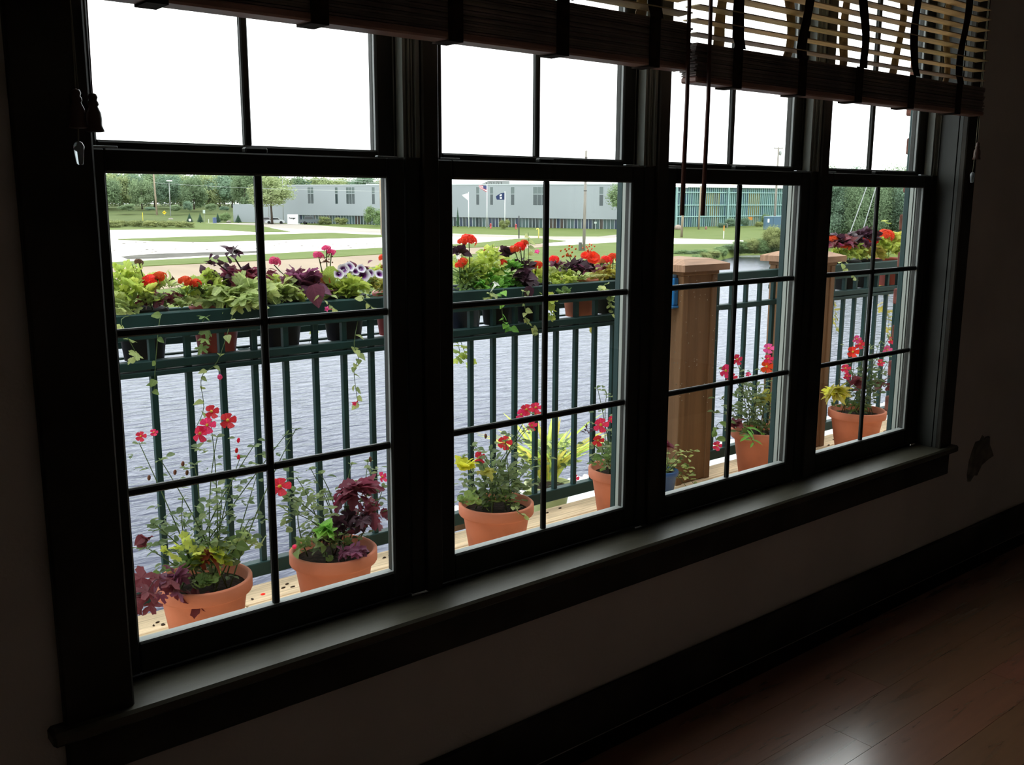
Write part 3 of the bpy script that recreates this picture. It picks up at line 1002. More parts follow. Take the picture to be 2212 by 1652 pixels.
class Plant:
    def __init__(self, name, label, cat, base, pot=None):
        PLANTS.append(self)
        self.extra = {}
        self.r = thing(name, label, cat, base)
        self.b = Vector(base)
        self.soil = self.b.copy()
        self.n = 0
        if pot:
            self.pot(*pot)

    def pot(self, kind, rtop, h, m):
        if kind == 'clay':
            rb = rtop * 0.66
            t = 0.008
            pr = [(rb, 0), (rb + (rtop * 0.90 - rb) * 0.9, h * 0.80), (rtop * 0.90, h * 0.82), (rtop * 0.985, h * 0.83), (rtop, h * 0.85),
                  (rtop, h * 0.985), (rtop - 0.004, h), (rtop - t - 0.002, h), (rtop - t - 0.006, h * 0.97), (rtop * 0.84, h * 0.80)]
        else:
            rb = rtop * 0.72
            pr = [(rb, 0), (rtop * 0.95, h * 0.90), (rtop, h * 0.91), (rtop, h * 0.985), (rtop - 0.002, h), (rtop - 0.007, h), (rtop - 0.010, h * 0.95), (rtop * 0.85, h * 0.8)]
        MB().lathe(pr, 36).build('pot', m, parent=self.r, smooth=True)
        sr = rtop * 0.90
        MB().lathe([(0.001, h * 0.90), (sr * 0.5, h * 0.905), (sr, h * 0.86)][::-1], 20, wob=lambda i, q: 1).build('soil', SOIL, parent=self.r)
        self.soil = self.b + Vector((0, 0, h * 0.89))
        self.rt = rtop

    def leaf(self, kind, m, p, d, size, roll=0.0, up=None):
        size *= 0.84
        self.n += 1
        if self.n > 290:                    # beyond the pickable ones: joined foliage
            x_, q_ = Vector(d).normalized(), None
            M_ = orient_matrix(d, up, roll)
            me = leaf_mesh(kind, m)
            b_ = self.extra.setdefault(m.name, (MB(), m))[0]
            b_.add([Vector(p) - self.b + M_ @ (v.co * size) for v in me.vertices], [tuple(f.vertices) for f in me.polygons])
            return None
        o = place('leaf', leaf_mesh(kind, m), self.r, Vector(p) - self.b)
        o.scale = (size, size, size)
        orient(o, d, up, roll)
        return o

    def finish(self):
        for k_, (b_, m) in self.extra.items():
            tag(b_.build('foliage', m, parent=self.r), kind='stuff')

    def stem(self, pts, r0, r1, m=None):
        k = len(pts)
        rs = [r0 + (r1 - r0) * i / (k - 1) for i in range(k)]
        return MB().tube([Vector(p) - self.b for p in pts], rs, 5).build('stem', m or STEM, parent=self.r, smooth=True)

    def curve(self, a, b, bow=(0, 0, 0), n=7):
        a, b, bow = Vector(a), Vector(b), Vector(bow)
        c = (a + b) / 2 + bow
        return [a * (1 - t) ** 2 + c * 2 * t * (1 - t) + b * t * t for t in (i / (n - 1) for i in range(n))]

    def flower(self, kind, m, p, size, nrm=None, centre=False, name='blossom'):
        o = place(name, flower_mesh(kind, m), self.r, Vector(p) - self.b)
        size *= 0.9
        o.scale = (size, size * random.uniform(0.8, 1), size)
        nrm = Vector(nrm) if nrm is not None else Vector((-0.35, -0.75, 0.55))
        o.rotation_mode = 'QUATERNION'
        o.rotation_quaternion = nrm.normalized().to_track_quat('Z', 'Y')
        if centre:
            place('flower_centre', CENTER, o)
        return o

    def clump(self, c, rad, n, kind, m, size, lift=0.3, droop=0.0, shell=0.75):
        c = Vector(c)
        for k in range(int(n * (1.9 if size > 0.045 else 1.5))):
            q = random.uniform(0, 2 * pi)
            u = random.uniform(-0.45, 1)
            s = sqrt(1 - u * u)
            f = random.uniform(shell * 0.55, 1.0)
            e = Vector((s * cos(q), s * sin(q), u))
            p = c + Vector((e.x * rad[0], e.y * rad[1], e.z * rad[2])) * f
            d = Vector((e.x + random.uniform(-0.5, 0.5), e.y + random.uniform(-0.5, 0.5) - 0.15, e.z * 0.5 + lift - droop + random.uniform(-0.7, 0.7)))
            sz = size * random.uniform(0.5, 1.05) * (0.92 if size > 0.045 else 1.0)
            self.leaf(kind, m, p - d.normalized() * sz * 0.4, d, sz, random.uniform(-0.9, 0.9))

    def rose_stem(self, tip, n=None, leafm=None, size=0.030, bow=None, r=0.0024):
        tip = Vector(tip)
        a = self.soil + Vector((random.uniform(-0.5, 0.5), random.uniform(-0.5, 0.5), 0)) * self.rt
        bow = bow or (random.uniform(-0.04, 0.04), random.uniform(-0.03, 0.03), 0.03)
        pts = self.curve(a, tip, bow, 9)
        self.stem(pts, r, 0.0012)
        L_ = (tip - a).length
        for s_ in (-1, 1, 0):
            self.leaf('oval', leafm or ROSEL, tip - Vector((0, 0, 0.006)), Vector((s_ * 0.8, random.uniform(-0.8, 0.3), random.uniform(0.1, 0.7))), size * random.uniform(0.7, 1.0), random.uniform(-0.6, 0.6))
        n = n or int(L_ / 0.035)
        for k in range(n):
            t = 0.15 + 0.8 * (k + random.random() * 0.6) / n
            i = min(int(t * 8), 7)
            p = pts[i].lerp(pts[i + 1], t * 8 - i)
            q = random.uniform(0, 2 * pi)
            d = Vector((cos(q), sin(q), random.uniform(-0.1, 0.5)))
            tl = random.uniform(0.03, 0.06)
            e = p + d.normalized() * tl
            side = d.cross(Vector((0, 0, 1))).normalized()
            m_ = leafm or ROSEL
            self.leaf('oval', m_, e, d + Vector((0, 0, -0.1)), size * random.uniform(0.8, 1.25), random.uniform(-0.6, 0.6))
            if k % 2 == 0:
                for s in (-1, 1):
                    self.leaf('oval', m_, p + d.normalized() * tl * 0.6, d * 0.5 + side * s, size * random.uniform(0.6, 1.0), random.uniform(-0.6, 0.6))
        return tip

    def head(self, p, size, m, nrm=None, bow=(0, 0, 0.0), base=None):
        p = Vector(p)
        a = Vector(base) if base is not None else self.soil + Vector((random.uniform(-0.4, 0.4), random.uniform(-0.4, 0.4), 0)) * self.rt
        self.stem(self.curve(a, p, bow), 0.0028, 0.002)
        self.flower('head', m, p, size, nrm or (random.uniform(-0.4, 0.2), -0.3, 0.9), name='flower_head')

    def trail(self, pts, kind, m, size, n, stemm=None):
        pts = [Vector(p) for p in pts]
        # smooth by Catmull-Rom
        full = []
        P = [pts[0]] + pts + [pts[-1]]
        for i in range(1, len(P) - 2):
            for s in range(5):
                t = s / 5
                p0, p1, p2, p3 = P[i - 1], P[i], P[i + 1], P[i + 2]
                full.append(0.5 * ((2 * p1) + (p2 - p0) * t + (2 * p0 - 5 * p1 + 4 * p2 - p3) * t * t + (-p0 + 3 * p1 - 3 * p2 + p3) * t ** 3))
        full.append(pts[-1])
        self.stem(full, 0.0016, 0.0010, stemm)
        for k in range(n):
            i = int((k + 0.7) / (n + 0.7) * (len(full) - 1))
            q = random.uniform(0, 2 * pi)
            d = Vector((cos(q) * 0.8, sin(q) * 0.8 - 0.3, random.uniform(-0.7, 0.2)))
            self.leaf(kind, m, full[i], d, size * random.uniform(0.65, 1.2), random.uniform(-0.5, 0.5), up=(0, -0.6, 0.8))


def px(x, y_, yy):
    return at_y(x, y_, yy)

# ================================================================== POTS ON THE DECK
def deck_pot(name, label, pxc, pyc, r=0.138, m=TERRA, h=0.235, y=None):
    p = at_z(pxc, pyc, DZ + h)
    P_ = Plant(name, label, 'potted plant', (p.x, p.y, DZ), ('clay', r, h, m))
    P_.clump(P_.soil + Vector((-0.03, 0.02, 0.035)), (r * 0.75, r * 0.75, 0.035), 30, 'round', GRN, 0.034)
    P_.clump(P_.soil + Vector((0.0, 0.03, 0.07)), (r * 0.9, r * 0.8, 0.05), 26, 'oval', ROSEL, 0.036)
    return P_


# 1: rose with yellow-red coleus and purple sweet potato vine
P = deck_pot('potted_rose', 'clay pot with tall pink rose, yellow-red coleus and purple trailing leaves in the first window', 440, 1246)
yb = P.b.y
for (a, b_) in ((300, 955), (345, 990), (420, 1000), (470, 940), (455, 912), (395, 1075), (520, 985), (550, 960), (330, 1130), (480, 1060), (560, 1010), (620, 935), (640, 925), (310, 1180), (540, 1120)):
    P.rose_stem(px(a, b_, yb + random.uniform(-0.05, 0.12)), size=0.031)
for (a, b_, s) in ((430, 936, 0.058), (447, 918, 0.055), (491, 908, 0.058), (456, 889, 0.05), (304, 942, 0.034), (332, 934, 0.026)):
    P.flower('rose', ROSEP, px(a, b_, yb - 0.02), s, (random.uniform(-0.6, 0.2), -0.7, random.uniform(0.1, 0.7)), True)
for (a, b_) in ((515, 952), (511, 974), (395, 1003), (378, 1021), (404, 1022), (515, 988), (322, 1033)):
    P.flower('bud', ROSEP if a > 500 else BROWNB, px(a, b_, yb), 0.020, (0, -0.3, 1), name='bud')
P.clump(px(313, 1170, yb - 0.06), (0.02, 0.015, 0.02), 5, 'heart', BURG, 0.05, droop=0.3)
P.clump(px(420, 1160, yb), (0.15, 0.11, 0.09), 46, 'oval', ROSEL, 0.042)
P.clump(px(430, 1215, yb), (0.13, 0.10, 0.05), 26, 'round', GRN, 0.042)
P.clump(px(455, 1200, yb - 0.05), (0.05, 0.04, 0.05), 14, 'coleus', COLEUS, 0.085, lift=0.1)
P.clump(px(520, 1175, yb - 0.02), (0.07, 0.05, 0.045), 14, 'lobed', PALE, 0.05)
P.clump(px(400, 1190, yb - 0.05), (0.06, 0.05, 0.05), 10, 'lobed', LIME, 0.045)
P.clump(px(365, 1260, yb - 0.10), (0.04, 0.04, 0.05), 9, 'maple', MAUVE, 0.085, droop=0.6)
P.trail([P.soil + Vector((-0.08, -0.08, 0.02)), px(345, 1250, yb - 0.13), px(318, 1280, yb - 0.16), px(300, 1330, yb - 0.17)], 'maple', BURG, 0.075, 13, STEMP)
P.clump(px(450, 1255, yb - 0.09), (0.06, 0.02, 0.012), 9, 'round', GRN, 0.040, droop=0.3)
P.clump(px(480, 1180, yb), (0.10, 0.08, 0.05), 18, 'heart', GRN, 0.045)

# 2: rose with burgundy coleus
P = deck_pot('potted_rose', 'clay pot with burgundy coleus and bright green leaves right of the nearest clay pot', 720, 1184)
yb = P.b.y
for (a, b_) in ((640, 1030), (670, 1010), (605, 1062), (655, 1060), (700, 1060), (760, 1000), (795, 995), (800, 1020), (640, 1110), (828, 1050), (690, 1020)):
    P.rose_stem(px(a, b_, yb + random.uniform(-0.05, 0.1)), size=0.031)
P.flower('rose', ROSEP, px(604, 1050, yb - 0.05), 0.075, (-0.3, -0.8, 0.3), True)
P.flower('rose', RED, px(592, 1045, yb), 0.05, (-0.5, -0.6, 0.5), True)
P.flower('rose', ROSEP, px(825, 1030, yb), 0.045, (0.3, -0.7, 0.5), True)
P.flower('bud', BROWNB, px(800, 993, yb), 0.022, (0, 0, 1), name='bud')
P.flower('bud', ROSEP, px(636, 1180, yb - 0.12), 0.028, (-0.5, -0.8, 0), name='bud')
P.clump(px(660, 1110, yb), (0.10, 0.09, 0.09), 44, 'oval', ROSEL, 0.042)
P.clump(px(770, 1065, yb), (0.075, 0.06, 0.05), 24, 'coleus', BURG, 0.085, lift=0.0)
P.clump(px(800, 1120, yb), (0.08, 0.07, 0.06), 26, 'coleus', BURG, 0.075, lift=-0.1)
P.clump(px(750, 1140, yb - 0.04), (0.09, 0.06, 0.05), 20, 'maple', DPURP, 0.07, droop=0.3)
P.clump(px(703, 1148, yb - 0.10), (0.03, 0.02, 0.025), 7, 'heart', BRIGHT, 0.080, droop=0.2)
P.clump(px(755, 1195, yb - 0.11), (0.06, 0.02, 0.02), 8, 'maple', MAUVE, 0.060, droop=0.7)
P.clump(px(680, 1170, yb - 0.05), (0.10, 0.06, 0.04), 16, 'heart', GRN, 0.05)
P.stem(P.curve(P.soil, px(770, 1080, yb)), 0.004, 0.003, STEMP)
P.stem(P.curve(P.soil, px(705, 1140, yb - 0.10)), 0.003, 0.002)

# 3: rose in the second window
P = deck_pot('potted_rose', 'clay pot with leafy rose in the second window', 1072, 1084)
yb = P.b.y
for (a, b_) in ((1035, 985), (1092, 950), (1130, 930), (1145, 920), (1110, 960), (1000, 985), (1020, 960), (1160, 990), (1165, 1040), (1005, 1040), (1060, 970), (1130, 1000), (1085, 1000)):
    P.rose_stem(px(a, b_, yb + random.uniform(-0.05, 0.1)), size=0.034)
for (a, b_, s) in ((1137, 884, 0.055), (1157, 880, 0.055), (1125, 895, 0.055), (1148, 918, 0.05), (1158, 895, 0.05), (1090, 955, 0.062), (1034, 988, 0.055)):
    P.flower('rose', ROSEP, px(a, b_, yb - 0.03), s, (random.uniform(-0.6, 0.2), -0.7, random.uniform(0.0, 0.6)), True)
P.rose_stem(px(1143, 892, yb), size=0.034)
P.flower('bud', BROWNB, px(1049, 943, yb), 0.022, (0, 0, 1), name='bud')
P.clump(px(1075, 1040, yb), (0.14, 0.11, 0.10), 60, 'oval', ROSEL, 0.046)
P.clump(px(1075, 1075, yb), (0.13, 0.10, 0.05), 34, 'round', GRN, 0.036)
P.clump(px(1010, 1080, yb - 0.1), (0.05, 0.03, 0.03), 10, 'round', GRN, 0.036, droop=0.4)
P.clump(px(1000, 1005, yb - 0.06), (0.04, 0.03, 0.02), 6, 'coleus', COLEUS, 0.08)
P.clump(px(1050, 1020, yb - 0.06), (0.03, 0.03, 0.02), 6, 'coleus', GOLD, 0.06)
P.trail([P.soil + Vector((0.05, -0.09, 0.02)), px(1105, 1092, yb - 0.14), px(1125, 1110, yb - 0.15), px(1140, 1120, yb - 0.15)], 'oval', PALE, 0.032, 6)

# 4: rose half behind the second window's right jamb
P = deck_pot('potted_rose', 'clay pot with red rose half hidden by the right jamb of the second window', 1343, 1008)
yb = P.b.y
for (a, b_) in ((1297, 915), (1291, 948), (1310, 850), (1325, 870), (1340, 900), (1280, 960), (1300, 975), (1290, 835)):
    P.rose_stem(px(a, b_, yb + random.uniform(-0.05, 0.08)), size=0.030)
for (a, b_, s) in ((1297, 917, 0.075), (1291, 951, 0.058), (1320, 905, 0.035)):
    P.flower('rose', ROSEP, px(a, b_, yb - 0.06), s, (-0.4, -0.8, 0.15), True)
P.clump(px(1325, 980, yb), (0.13, 0.10, 0.07), 40, 'oval', ROSEL, 0.038)
P.clump(px(1270, 930, yb), (0.04, 0.03, 0.03), 8, 'narrow', DPURP, 0.045)
P.clump(px(1310, 990, yb - 0.05), (0.08, 0.05, 0.04), 20, 'round', GRN, 0.032)

# 5: pale pot standing on the awning beyond the railing
pp = at_z(1165, 1062, GZ - 0.40)
P = Plant('potted_dracaena', 'pale green pot with spiky yellow-green plant beyond the railing', 'potted plant', (2.60, 1.66, GZ - 0.700), ('clay', 0.125, 0.17, PALEPOT))
yb = P.b.y
for k in range(60):
    q = random.uniform(0, 2 * pi)
    d = Vector((cos(q) * 0.45, sin(q) * 0.45, 1.0))
    P.leaf('blade', LIME if k % 3 else GOLD, P.soil + Vector((0.05 * cos(q), 0.05 * sin(q), 0.05)), d, random.uniform(0.30, 0.48), random.uniform(-0.4, 0.4))
P.clump(P.soil + Vector((0, 0, 0.14)), (0.22, 0.12, 0.13), 60, 'heart', PALE, 0.055)
P.clump(P.soil + Vector((-0.10, -0.10, 0.16)), (0.20, 0.08, 0.13), 60, 'oval', ROSEL, 0.05)
P.flower('rose', ROSEP, px(1241, 1034, 1.38), 0.055, (-0.2, -0.9, 0.2), True)
P.stem(P.curve(P.soil, px(1241, 1034, 1.38)), 0.002, 0.0015)
P.flower('bud', ORNG, px(1241, 930, yb), 0.03, (0, 0, 1), name='bud')

# 6: small blue pot in front of the post
p6 = at_z(1448, 1010, DZ + 0.13)
P = Plant('potted_seedling', 'small blue pot with pale leafy plant in front of the cedar post', 'potted plant', (p6.x - 0.05, p6.y, DZ), ('clay', 0.07, 0.13, BLUEPOT))
yb = P.b.y
for (a, b_) in ((1500, 972), (1490, 985), (1500, 1045), (1470, 975), (1480, 1010), (1485, 1055), (1445, 965), (1465, 1030)):
    P.rose_stem(px(a, b_, yb + random.uniform(-0.05, 0.03)), size=0.034, leafm=PALE, bow=(0, 0, 0.04))
P.clump(px(1443, 962, yb - 0.05), (0.02, 0.015, 0.02), 5, 'coleus', BURG, 0.05)
P.clump(px(1468, 1010, yb), (0.08, 0.06, 0.06), 18, 'oval', GRN, 0.036)

# 7: rose in the third window
P = deck_pot('potted_rose', 'clay pot with pink rose right of the cedar post in the third window', 1642, 926)
yb = P.b.y
for (a, b_) in ((1570, 800), (1590, 780), (1655, 770), (1650, 800), (1600, 800), (1625, 820), (1640, 845), (1560, 860), (1545, 925), (1590, 850), (1660, 850), (1610, 830), (1548, 890)):
    P.rose_stem(px(a, b_, yb + random.uniform(-0.04, 0.06)), size=0.034)
for (a, b_, s, m_) in ((1567, 800, 0.07, ROSEP), (1591, 776, 0.065, ROSEP), (1580, 816, 0.06, ROSEP), (1655, 792, 0.08, RED), (1659, 775, 0.06, ROSEP), (1660, 752, 0.065, PINK), (1616, 808, 0.03, ROSEP), (1549, 962, 0.05, ROSEP)):
    P.flower('rose', m_, px(a, b_, yb - 0.05), s, (random.uniform(-0.7, -0.1), -0.6, random.uniform(0.0, 0.4)), True)
P.clump(px(1625, 880, yb), (0.13, 0.10, 0.12), 70, 'oval', ROSEL, 0.040)
P.clump(px(1650, 860, yb), (0.05, 0.05, 0.05), 10, 'coleus', GOLD, 0.07)
P.clump(px(1590, 915, yb - 0.08), (0.03, 0.03, 0.02), 7, 'coleus', BURG, 0.075)
P.trail([P.soil + Vector((-0.05, -0.08, 0.02)), px(1615, 922, yb - 0.14), px(1622, 945, yb - 0.16), px(1630, 960, yb - 0.16)], 'narrow', BRIGHT, 0.065, 14)
P.trail([P.soil + Vector((-0.10, -0.02, 0.04)), px(1560, 910, yb - 0.08), px(1545, 935, yb - 0.08), px(1548, 955, yb - 0.06)], 'oval', GRN, 0.05, 8)

# 8: rose in the fourth window
P = deck_pot('potted_rose', 'clay pot with roses and drooping yellow-green leaves in the fourth window', 1852, 884, r=0.148)
yb = P.b.y
for (a, b_) in ((1850, 735), (1856, 750), (1845, 765), (1915, 755), (1920, 730), (1890, 770), (1870, 790), (1835, 800), (1905, 800), (1880, 750), (1920, 780), (1900, 740), (1860, 800)):
    P.rose_stem(px(a, b_, yb + random.uniform(-0.05, 0.06)), size=0.034)
for (a, b_, s, m_) in ((1850, 732, 0.055, PINK), (1857, 743, 0.06, ROSEP), (1842, 760, 0.07, RED), (1826, 795, 0.06, ROSEP), (1916, 755, 0.06, PINK), (1902, 783, 0.05, ROSEP), (1925, 735, 0.05, ROSEP), (1829, 812, 0.05, ROSEP)):
    P.flower('rose', m_, px(a, b_, yb - 0.04), s, (random.uniform(-0.7, -0.1), -0.6, random.uniform(0.0, 0.4)), True)
P.clump(px(1860, 840, yb), (0.14, 0.10, 0.13), 80, 'oval', ROSEL, 0.042)
P.clump(px(1845, 830, yb - 0.05), (0.06, 0.04, 0.05), 12, 'coleus', BURG, 0.075)
P.clump(px(1905, 835, yb - 0.03), (0.06, 0.05, 0.04), 12, 'coleus', BURG, 0.07)
P.clump(px(1806, 850, yb - 0.05), (0.06, 0.05, 0.04), 18, 'narrow', GOLD, 0.14, droop=0.5)
P.clump(px(1806, 848, yb - 0.05), (0.05, 0.05, 0.03), 10, 'coleus', COLEUS, 0.10, droop=0.5)

db = MB()
random.seed(9)
for (a_, b_) in [(340, 1345), (352, 1350), (332, 1352), (620, 1262), (632, 1268), (590, 1292), (545, 1295), (612, 1270), (1195, 1095), (1182, 1108), (1210, 1098), (1290, 1078), (1800, 950), (1790, 962), (1810, 956), (830, 1205), (842, 1200)]:
    p_ = at_z(a_, b_, DZ)
    if p_.y < DECK_END - 0.01:
        db.blob((p_.x, p_.y, DZ + 0.002), (random.uniform(0.004, 0.012), random.uniform(0.003, 0.007), 0.003), 6, 4, 0.3)
tag(db.build('deck_debris', mat('brown_debris', (0.05, 0.035, 0.025), 0.9, 0.1)), 'small brown crumbs scattered on the deck boards', 'debris', kind='stuff')
p_ = at_z(568, 1284, DZ)
tag(MB().blob((0, 0, 0.002), (0.009, 0.007, 0.002), 8, 4).build('fallen_petal', RED, loc=(p_.x, p_.y, DZ)), 'single fallen red petal on the deck between the two nearest pots', 'petal')

# ================================================================== POTS IN THE RAILING RACK
RACKZ = GZ + 0.378


def rack_pot(name, label, x, m, r=0.085, h=0.168, y=1.262):
    return Plant(name, label, 'potted plant', (x, y, RACKZ), ('plain', r, h, m))


Y = 1.24
# r1
P = rack_pot('potted_geranium', 'black rack pot with lime geranium leaves at the left edge of the first window', 0.475, BLACKPOT)
P.clump(px(280, 630, Y), (0.10, 0.09, 0.085), 60, 'lobed', LIME, 0.060)
P.clump(px(262, 660, Y - 0.05), (0.06, 0.05, 0.04), 18, 'lobed', PALE, 0.065)
P.trail([P.soil, px(255, 615, Y), px(268, 580, Y)], 'lobed', LIME, 0.04, 6)
P.trail([P.soil, px(295, 600, Y), px(285, 570, Y)], 'lobed', LIME, 0.035, 7)
P.head(px(300, 566, Y), 0.035, BROWNB)
P.head(px(325, 608, Y - 0.03), 0.072, RED)
P.head(px(345, 597, Y - 0.03), 0.055, RED)
P.trail([P.soil + Vector((0, -0.07, 0)), px(262, 690, 1.09), px(290, 755, 1.09), px(300, 775, 1.09)], 'lobed', PALE, 0.055, 6)
P.trail([P.soil + Vector((0.05, -0.07, 0)), px(345, 690, 1.09), px(335, 800, 1.09), px(335, 835, 1.09), px(325, 850, 1.09)], 'heart', GRN, 0.036, 7)
P.clump(px(265, 610, Y), (0.07, 0.06, 0.06), 40, 'lobed', LIME, 0.038)
P.clump(px(330, 650, Y - 0.03), (0.06, 0.04, 0.03), 18, 'lobed', PALE, 0.042)
# r2
P = rack_pot('potted_coleus', 'red rack pot with burgundy coleus and a flat red bloom in the first window', 0.722, TERRA_RED)
P.clump(px(345, 645, Y), (0.07, 0.05, 0.035), 18, 'coleus', BURG, 0.065, lift=-0.1)
P.stem(P.curve(P.soil, px(340, 650, Y)), 0.003, 0.002, STEMP)
P.clump(px(410, 640, Y), (0.06, 0.06, 0.05), 40, 'narrow', GRN, 0.06, lift=0.8)
P.clump(px(362, 610, Y), (0.03, 0.03, 0.03), 16, 'narrow', PALE, 0.06, lift=0.9)
P.flower('trumpet', BROWNB, px(375, 600, Y), 0.045, (0.7, -0.3, 0.5))
P.head(px(400, 607, Y - 0.03), 0.055, RED)
P.head(px(422, 612, Y - 0.03), 0.05, RED)
P.clump(px(445, 628, Y), (0.07, 0.06, 0.05), 22, 'lobed', LIME, 0.06)
P.clump(px(480, 645, Y - 0.04), (0.07, 0.05, 0.04), 14, 'maple', PALE, 0.085)
P.clump(px(385, 655, Y - 0.03), (0.06, 0.04, 0.03), 10, 'lobed', PALE, 0.055)
P.trail([P.soil + Vector((0.0, -0.07, 0)), px(440, 690, 1.09), px(435, 735, 1.09), px(455, 745, 1.09)], 'maple', GRN, 0.055, 5)
P.trail([P.soil + Vector((0.03, -0.07, 0)), px(500, 690, 1.09), px(470, 780, 1.09), px(435, 815, 1.09), px(440, 880, 1.09), px(425, 920, 1.09)], 'heart', PALE, 0.034, 12)
P.flower('bud', PINK, px(475, 815, 1.08), 0.035, name='bud')
# r3
P = rack_pot('potted_vine', 'black rack pot with big pale maple-shaped leaves and tall dark stems in the first window', 0.960, BLACKPOT)
for (a, b_, tt) in ((468, 568, 6), (500, 545, 7), (450, 590, 4), (525, 590, 5)):
    tip = px(a, b_, Y)
    P.stem(P.curve(P.soil + Vector((-0.06, 0, 0)), tip, (-0.02, 0, 0.03)), 0.004, 0.0025, STEMP)
    P.clump(tip, (0.045, 0.04, 0.028), tt, 'heart', DPURP, 0.046, droop=0.2)
    P.clump(tip - Vector((0, 0, 0.05)), (0.05, 0.04, 0.03), 3, 'heart', DPURP, 0.036)
P.clump(px(525, 595, Y), (0.06, 0.05, 0.03), 16, 'maple', BURG, 0.075)
P.clump(px(505, 605, Y), (0.04, 0.04, 0.04), 9, 'heart', DPURP, 0.04)
P.clump(px(525, 635, Y - 0.06), (0.11, 0.06, 0.05), 26, 'maple', PALE, 0.125, droop=0.3)
P.clump(px(540, 655, 1.10), (0.05, 0.02, 0.03), 6, 'maple', PALE, 0.115, droop=0.9)
P.clump(px(450, 610, Y), (0.06, 0.05, 0.04), 12, 'lobed', LIME, 0.055)
P.flower('double', ROSEP, px(528, 600, Y - 0.02), 0.06)
P.clump(px(610, 635, Y - 0.03), (0.07, 0.05, 0.05), 16, 'maple', PALE, 0.10, droop=0.3)
P.clump(px(605, 625, Y), (0.07, 0.05, 0.05), 16, 'lobed', LIME, 0.05)
P.trail([P.soil + Vector((0.05, 0.1, 0)), px(672, 690, 1.35), px(668, 740, 1.35)], 'lobed', LIME, 0.045, 6)
P.clump(px(580, 630, Y - 0.02), (0.10, 0.06, 0.05), 30, 'lobed', PALE, 0.045)
P.clump(px(560, 600, Y), (0.08, 0.05, 0.04), 16, 'coleus', BURG, 0.045)
# r4
P = rack_pot('potted_geranium', 'black rack pot with pink geranium above purple leaves in the first window', 1.215, BLACKPOT)
P.head(px(688, 552, Y), 0.050, PINK, base=px(708, 640, Y))
P.head(px(705, 537, Y), 0.042, PINK, base=px(708, 640, Y))
P.head(px(716, 545, Y), 0.040, PINK, base=px(708, 640, Y))
P.flower('floret', BROWNB, px(706, 562, Y), 0.05)
P.leaf('round', LIME, px(710, 612, Y - 0.03), (0, -0.1, 1), 0.075, up=(0, -1, 0.1))
P.clump(px(712, 610, Y), (0.06, 0.05, 0.05), 12, 'round', LIME, 0.05)
P.clump(px(650, 608, Y), (0.08, 0.05, 0.05), 20, 'maple', MAUVE, 0.075)
P.clump(px(680, 625, Y - 0.04), (0.08, 0.04, 0.03), 9, 'heart', MAUVE, 0.085, droop=0.3)
P.leaf('heart', MAUVE, px(675, 615, 1.10), (0.25, -0.2, -1), 0.10, up=(-0.2, -1, 0))
P.stem(P.curve(P.soil, px(655, 600, Y)), 0.004, 0.003, STEMP)
P.flower('head', PINK, px(594, 565, Y), 0.055, (0.2, -0.5, 0.8), name='flower_head')
P.stem(P.curve(P.soil + Vector((-0.06, 0, 0)), px(592, 572, Y), (-0.05, 0, 0)), 0.003, 0.002)
P.clump(px(640, 630, Y), (0.06, 0.05, 0.05), 14, 'heart', DPURP, 0.05)
P.clump(px(690, 600, Y), (0.04, 0.03, 0.02), 8, 'lobed', ORNG, 0.05)
P.clump(px(725, 625, Y - 0.03), (0.06, 0.05, 0.035), 16, 'lobed', LIME, 0.06)
P.trail([P.soil + Vector((0, -0.06, 0)), px(690, 635, 1.10), px(715, 660, 1.09), px(735, 675, 1.09)], 'heart', PALE, 0.035, 6)
P.flower('trumpet', PINK, px(706, 667, 1.08), 0.045, (-1, -0.4, 0.2))
P.trail([P.soil + Vector((0.04, -0.07, 0)), px(765, 740, 1.09), px(775, 770, 1.09), px(765, 800, 1.09), px(770, 850, 1.09), px(775, 880, 1.09)], 'heart', PALE, 0.042, 14)
P.flower('trumpet', ROSEP, px(765, 872, 1.08), 0.045, (-0.9, -0.3, -0.3))
P.clump(px(660, 640, Y - 0.03), (0.10, 0.05, 0.035), 30, 'lobed', LIME, 0.042)
P.clump(px(700, 632, Y), (0.09, 0.05, 0.04), 24, 'heart', DPURP, 0.040)
# r5
P = rack_pot('potted_petunia', 'orange rack pot with purple and white petunias at the right side of the first window', 1.440, TERRA_RED)
for (a, b_, s) in ((742, 582, 0.05), (750, 590, 0.05), (755, 576, 0.045), (732, 592, 0.045), (784, 594, 0.065), (780, 580, 0.045), (768, 586, 0.04), (820, 592, 0.05), (800, 590, 0.04)):
    P.flower('petunia', PETU, px(a, b_, Y - 0.05), s, (random.uniform(-0.5, 0.1), -0.85, random.uniform(0.1, 0.5)))
P.clump(px(775, 580, Y), (0.08, 0.05, 0.03), 12, 'heart', MAUVE, 0.05)
P.clump(px(765, 610, Y), (0.09, 0.06, 0.05), 50, 'narrow', GRN, 0.055, lift=0.9)
P.clump(px(800, 625, Y), (0.06, 0.05, 0.05), 30, 'narrow', GRN, 0.06, lift=0.8)
P.clump(px(765, 617, Y - 0.06), (0.06, 0.03, 0.03), 9, 'maple', LIME, 0.080)
P.clump(px(740, 630, Y - 0.05), (0.05, 0.03, 0.03), 9, 'maple', LIME, 0.070)
P.clump(px(820, 615, Y - 0.04), (0.04, 0.05, 0.05), 14, 'lobed', GOLD, 0.06)
P.clump(px(812, 580, Y), (0.04, 0.04, 0.02), 8, 'lobed', LIME, 0.045)
P.head(px(829, 558, Y), 0.05, RED)
P.head(px(826, 580, Y), 0.05, ORNG)
P.trail([P.soil + Vector((-0.05, -0.07, 0)), px(785, 640, 1.10), px(800, 660, 1.09), px(815, 668, 1.09)], 'heart', PALE, 0.038, 5)
